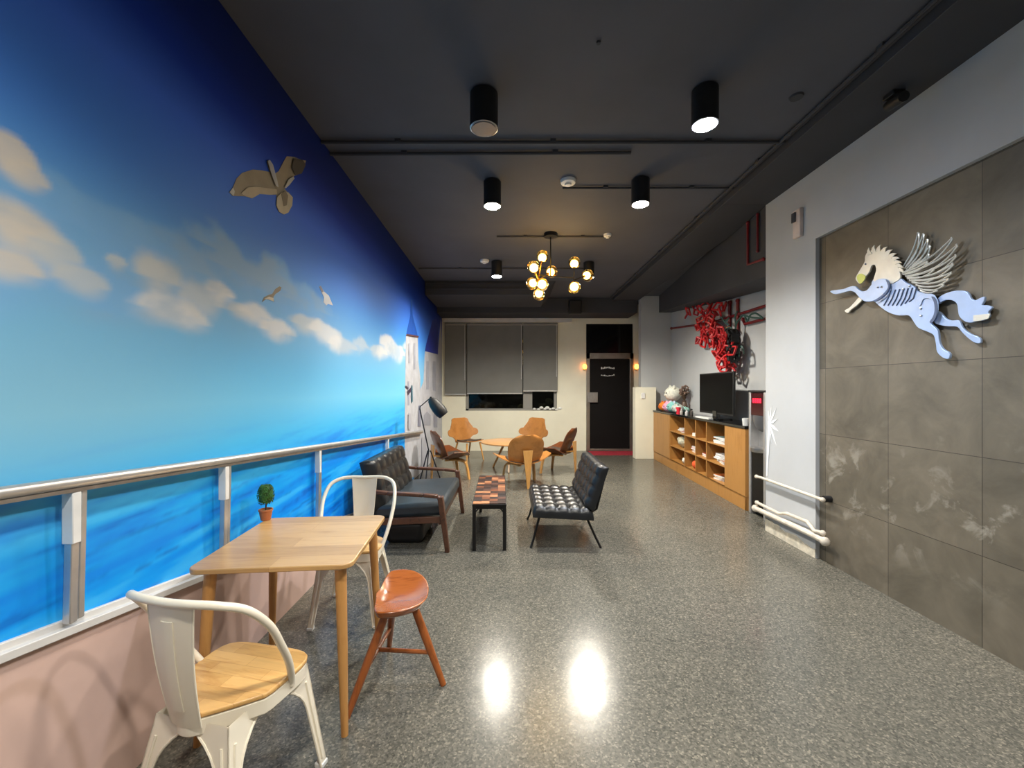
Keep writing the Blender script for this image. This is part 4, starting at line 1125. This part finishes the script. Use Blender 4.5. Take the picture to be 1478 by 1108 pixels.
# ------------------------------------------------------------------ red link sculpture on the alcove wall
def XA(px, y, X): d = F*X/(px-CX); return Vector((X, d, H0+(CY-y)*d/F))
sc = empty('link_sculpture', (3.3, 6.9, 2.3)); base = Vector((3.3, 6.9, 2.3))
def ring(m, c, r, th, R):
    k = 4; pts = [R @ Vector((r*math.cos(PI/4+PI/2*i), r*math.sin(PI/4+PI/2*i), 0))+c for i in range(k)]
    for i in range(k): m.beam(pts[i], pts[(i+1) % k], th, th)
def cz(pts): return [(960+x/6.925, 400+y/6.925) for x, y in pts]
links = cz([(230,340),(215,380),(300,300),(310,350),(345,320),(400,290),(450,300),(520,290),(560,310),(600,290),(380,360),(440,350),(500,350),(550,345),(350,420),(400,420),(450,430),(490,400),(340,490),(380,500),(430,510),(480,490),(520,510),(330,630),(385,660),(380,560),(420,560),(460,570),(500,560),(540,550),(590,580),(410,620),(450,640),(490,620),(530,620),(570,610),(620,600),(470,670),(510,690),(550,680),(590,670),(640,650),(530,760),(560,730),(600,720),(640,720),(550,800),(590,790),(630,780),(670,760),(575,860),(610,850),(650,830),(600,910),(640,900),(665,870),(655,940),(620,820),(480,540),(560,650)])
random.seed(11)
links = links+[(x+random.uniform(-5, 5), y+random.uniform(-4, 4)) for x, y in links[14:52]]
for k, (px, y) in enumerate(links[:100]):
    m = MB()
    c = XA(px, y, 3.24+random.uniform(-.04, .10))-base
    R = Matrix.Rotation(random.uniform(-.7, .7), 3, 'Z') @ Matrix.Rotation(random.uniform(.9, 2.2), 3, 'Y') @ Matrix.Rotation(random.uniform(0, 1.5), 3, 'Z')
    ring(m, c, random.uniform(.062, .092), .026, R)
    m.build('red_link', M['red'], sc, bevel=.003)
m = MB()
for k in range(7):
    c = XA(*cz([(680, 560+k*40)])[0], 3.27)-base; R = Matrix.Rotation(random.uniform(0, 2), 3, 'X'); ring(m, c, .08, .05, R)
for q in (570, 640, 710): m.ball(XA(*cz([(675, q)])[0], 3.28)-base, .08, n=10)
m.build('dark_centre', M['black'], sc)
m = MB()
for path in ([(700,560),(712,470),(740,420),(790,380),(820,440),(850,380),(900,360),(940,380),(980,410)], [(710,480),(700,400),(720,340)], [(790,380),(860,400),(920,405),(975,412)],
             [(640,480),(600,450),(570,410),(560,380)], [(600,450),(640,400)], [(700,740),(740,790),(740,720),(770,690),(790,770)], [(705,700),(705,850)], [(680,540),(650,500),(600,530)]):
    P = [XA(px, y, 3.335)-base for px, y in cz(path)]; m.tube(bez(P, 3), .013, 6)
m.build('green_branches', M['green'], sc)
tag(sc, 'wall sculpture of linked red squares with thin green branches above the television', 'sculpture')
# red pipes
def pipe(name, paths, mat, r, label, cat='pipe', origin=None):
    o = Vector(origin or paths[0][0]); e = empty(name, o)
    m = MB()
    for p in paths: m.tube([Vector(q)-o for q in p], r, 10)
    m.build('pipe_run', mat, e)
    m = MB()
    for p in paths:
        for q in (p[0], p[-1]): m.ball(Vector(q)-o, r*1.5, n=10)
    m.build('fittings', mat, e)
    tag(e, label, cat)
Xp = 3.415
def lowbeam(y): return 2.72+(y-4.38)*.25/4.64
pipe('sprinkler_pipe', [[(Xp, 4.4, 2.60), (Xp, 7.2, 2.62), (Xp, 8.9, 2.78)]], M['redpipe'], .02, 'upper dark red pipe running along the alcove wall under the beam')
pipe('sprinkler_pipe', [[(Xp, 4.4, 2.42), (Xp, 6.1, 2.44), (Xp, 6.15, 2.52)]], M['redpipe'], .02, 'lower dark red pipe running along the alcove wall')
pipe('riser_pipe', [[(3.43, 6.55, 2.0), (3.43, 6.55, 2.85)]], M['redpipe'], .022, 'red riser pipe behind the link sculpture, left of two')
pipe('riser_pipe', [[(3.43, 6.32, 2.0), (3.43, 6.32, 2.83)]], M['redpipe'], .022, 'red riser pipe behind the link sculpture, right of two')
pipe('sprinkler_pipe', [[(2.712, 4.78, 3.40), (2.712, 4.78, 2.92), (2.672, 4.42, 2.87)], ], M['redpipe'], .014, 'red pipe dropping down the dark beam left of the white pier')
pipe('sprinkler_pipe', [[(2.688, 4.55, 3.40), (2.688, 4.55, 3.0)]], M['redpipe'], .012, 'short red pipe on the dark beam beside the pier')

# ------------------------------------------------------------------ pipes and palm on the pier
pipe('wall_pipe', [[(XR-.05, 4.47, .55), (XR-.05, 4.38, .555), (XR-.05, 3.66, .555), (XR-.05, 3.52, .555)]], M['pipe'], .014, 'slim cream pipe crossing the white pier, uppermost of three')
pipe('wall_pipe', [[(XR-.045, 4.50, .20), (XR-.045, 3.66, .215), (XR-.045, 3.50, .21)]], M['pipe'], .026, 'thick cream pipe low on the white pier, lowest of three')
pipe('wall_pipe', [[(XR-.045, 4.47, .27), (XR-.045, 4.1, .262), (XR-.05, 3.98, .30), (XR-.05, 3.70, .31), (XR-.05, 3.62, .26), (XR-.04, 3.53, .27)]], M['pipe'], .016, 'thin bent cream pipe just above the thick one on the pier')
tag(MB().tube([(XR+.04, 3.545, .555), (XR-.02, 3.545, .555)], .028, 12).build('pipe_hole', M['black']), 'black pipe collar on the tiles at the pier corner', 'pipe fitting')
m = MB(); c = Vector((XR-.004, 4.325, 1.13))
m.prism([c+Vector((0, .026*math.cos(i*PI/6), .036*math.sin(i*PI/6))) for i in range(12)], (.0038, 0, 0))
for k, (a, L, w_) in enumerate(((72, .20, .03), (42, .25, .034), (15, .22, .03), (-15, .25, .034), (-48, .28, .034), (102, .14, .03), (-72, .2, .026))):
    a = math.radians(180-a); dv = Vector((0, math.cos(a)*.62, math.sin(a))); nv = Vector((0, -math.sin(a)*.62, math.cos(a)))
    o_ = Vector((-.0002*k, 0, 0)); m.prism([c+o_, c+o_+dv*L*.45-nv*w_*.5, c+o_+dv*L, c+o_+dv*L*.45+nv*w_*.5], (.003, 0, 0))
c2 = c+Vector((-.0018, 0, 0))
m.prism([c2+Vector((0, .018, 0)), c2+Vector((0, -.018, 0)), c2+Vector((0, .0, -.25)), c2+Vector((0, .03, -.55)), c2+Vector((0, .05, -.55)), c2+Vector((0, .03, -.25))], (.003, 0, 0))
tag(m.build('palm_decal', pm('decal_white', (250, 250, 248), .6), smooth=0), 'white palm tree decal at the left edge of the white pier', 'decal')
# sensor box
e = empty('wall_sensor', (XR, 3.87, 3.03))
MB().box((-.035, -.05, -.13), (0, .05, .13)).build('casing', pm('sensor_cream', (214, 196, 186), .4), e, bevel=.006)
MB().box((-.05, -.0, .02), (-.035, .05, .11)).build('sensor_window', pm('sensor_dark', (70, 70, 76), .3), e, bevel=.004)
tag(e, 'small cream alarm box high on the white pier', 'sensor')

# ------------------------------------------------------------------ winged horse relief on the tiles
XP = XR+.035
pg = empty('winged_horse_sculpture', (XP, 2.8, 1.9)); pb = Vector((XP, 2.8, 1.9))
def hp6(x, y, off): 
    px, yy = 1160+x/4.261, 300+y/4.261
    X = XP-off; d = F*X/(px-CX); return Vector((X, d, H0+(CY-yy)*d/F))-pb
def smoothpoly(pts, n=3):
    P = [Vector((x, y, 0)) for x, y in pts]; k = len(P); out = []
    for i in range(k):
        p0, p1, p2, p3 = P[i-1], P[i], P[(i+1) % k], P[(i+2) % k]
        for j in range(n):
            t = j/n; q = .5*((2*p1)+(p2-p0)*t+(2*p0-5*p1+4*p2-p3)*t*t+(3*p1-p0-3*p2+p3)*t**3); out.append((q.x, q.y))
    return out
def plate(name, pts, off, th, mat, sm=True, parent=None, label=None):
    if sm: pts = smoothpoly(pts)
    m = MB(); m.prism([hp6(x, y, off) for x, y in pts], (-th, 0, 0)); o = m.build(name, mat, parent or pg, bevel=.0025, smooth=30)
    if label: o['label'] = label
    return o
# bent body outline
body = plate('body_plate', [(440,440),(430,500),(435,555),(480,605),(540,645),(600,662),(660,662),(690,700),(720,738),(785,765),(815,785),(828,840),(835,885),(870,920),(905,928),(914,902),(902,885),(872,868),(850,830),(842,770),(830,742),(795,705),(825,655),(832,600),(818,550),(790,525),(720,515),(690,482),(640,458),(600,430),(520,425)], .03, .016, M['peg'])
plate('neck_and_head', [(330,428),(338,452),(352,466),(372,456),(390,425),(415,392),(428,356),(448,352),(456,385),(440,445),(470,470),(540,470),(600,440),(605,405),(590,360),(565,315),(530,280),(480,262),(425,262),(400,275),(388,300),(385,330),(362,372)], .036, .014, M['pegw'], label='ivory head and neck')
plate('muzzle', [(328,428),(338,455),(352,466),(372,448),(382,422),(360,405),(338,408)], .052, .004, M['pegy'], label='yellow muzzle')
plate('front_leg', [(528,452),(505,436),(460,442),(425,475),(400,505),(370,512),(345,500),(322,480),(285,486),(255,498),(180,508),(178,520),(205,530),(255,520),(295,510),(325,520),(348,545),(380,572),(425,575),(470,555),(510,520),(530,490)], .05, .014, M['peg'])
plate('front_leg', [(350,548),(372,560),(335,600),(300,625),(283,645),(265,640),(262,628),(290,612),(325,575)], .014, .012, M['pegw'])
plate('hind_leg', [(820,640),(850,640),(885,678),(920,692),(968,692),(990,735),(1035,772),(1090,795),(1102,815),(1098,832),(1065,828),(1030,805),(990,768),(958,732),(905,728),(860,722),(815,702)], .014, .014, M['peg'])
plate('haunch', [(700,560),(740,530),(790,528),(818,550),(832,600),(825,655),(795,700),(775,690),(800,640),(800,590),(780,560),(740,560),(720,600),(700,590)], .048, .004, M['peg'])
plate('haunch_seam', [(786,545),(802,580),(806,630),(795,670),(775,700),(790,706),(812,680),(822,640),(822,590),(808,552)], .0535, .002, M['pegd'])
plate('shoulder_seam', [(505,440),(522,452),(530,480),(515,520),(480,552),(440,578),(436,572),(475,543),(508,512),(520,480)], .066, .002, M['pegd'])
plate('tail', [(825,580),(850,545),(900,520),(958,508),(1008,512),(1030,530),(1042,555),(1065,568),(1095,555),(1125,546),(1122,575),(1110,598),(1140,598),(1172,612),(1150,640),(1155,665),(1125,690),(1075,697),(1040,706),(1000,695),(970,665),(962,630),(955,590),(925,568),(880,568),(838,592)], .02, .014, M['peg'], label=None)
plate('tail_tip', [(1045,660),(1090,655),(1150,650),(1140,680),(1090,694),(1045,698)], .036, .003, M['pegw'], sm=False)
# mane spikes
m = MB()
mc = [(400,262),(430,245),(465,240),(500,248),(530,262),(555,282),(575,305),(590,330),(602,356),(610,384)]
for i, (x, y) in enumerate(mc):
    ang = math.radians(-112+i*15)
    bx_, by_ = x-math.cos(ang)*26, y-math.sin(ang)*26
    tx, ty = x+math.cos(ang+.6)*20, y+math.sin(ang+.6)*20
    nx_, ny_ = -math.sin(ang)*15, math.cos(ang)*15
    m.prism([hp6(bx_-nx_, by_-ny_, .048), hp6(x-nx_*.4, y-ny_*.4, .048), hp6(tx, ty, .048), hp6(x+nx_*.6, y+ny_*.6, .048), hp6(bx_+nx_, by_+ny_, .048)], (-.006, 0, 0))
m.build('mane', M['pegw'], pg)
# ribs cut lines, eye
m = MB()
for k in range(7):
    x0 = 500+k*26; m.tube([hp6(x0+38, 505-k*3, .049), hp6(x0+18, 555, .049), hp6(x0-8, 600-max(0, k-4)*12, .049)], .004, 6)
m.build('rib_slots', M['pegd'], pg)
MB().ball(hp6(380, 345, .052), .006, n=8).build('eye', M['pegd'], pg)
for x, y in ((455,488),(478,485),(720,618),(722,662),(612,500),(650,480)): MB().ball(hp6(x, y, .068 if x < 500 else .05), .007, n=8).build('rivet', M['steel'], pg)
# wings of open feathers
def feather(m, base, tip, wdt, off, bend):
    b, t_ = Vector((*base, 0)), Vector((*tip, 0)); dv = t_-b; nv = Vector((-dv.y, dv.x, 0)).normalized()
    A = []; B = []
    for i in range(9):
        k = i/8; c = b+dv*k+nv*bend*math.sin(PI*k*.9); w_ = wdt*math.sin(PI*(.12+.82*k))**.8
        A.append(c+nv*w_); B.append(c-nv*w_)
    loop = A+[t_]+B[::-1]
    m.tube([hp6(p.x, p.y, off) for p in loop], .0052, 6, closed=True)
m = MB()
for base, tip, wd_, bd in (((610,375),(700,152),13,-26), ((625,375),(732,158),12,-24), ((650,365),(758,192),12,-22), ((672,355),(772,232),12,-20), ((690,350),(768,285),11,-14)):
    feather(m, base, tip, wd_, .03, -bd)
m.build('wing', M['pegw2'], pg)
m = MB()
for base, tip, wd_, bd in (((620,400),(908,180),15,34), ((625,415),(938,222),15,40), ((635,425),(932,285),14,40), ((650,440),(915,338),13,36), ((665,450),(905,392),13,30), ((690,468),(888,432),12,24), ((710,490),(860,470),12,16), ((720,505),(820,505),9,8),
                           ((610,405),(760,330),10,14), ((640,430),(800,375),10,14), ((670,455),(800,430),9,10)):
    feather(m, base, tip, wd_, .052, bd)
m.build('wing', M['pegw2'], pg)
m = MB()
for x, y in ((560,540),(780,620),(470,520),(700,420),(400,520),(1000,600),(700,270),(1000,720),(310,590)):
    a = hp6(x, y, .001); b = hp6(x, y, .022); m.tube([a, b], .006, 8)
m.build('wall_studs', M['steel'], pg)
tag(pg, 'pale blue winged horse wall sculpture leaping left on the grey tiles', 'sculpture')
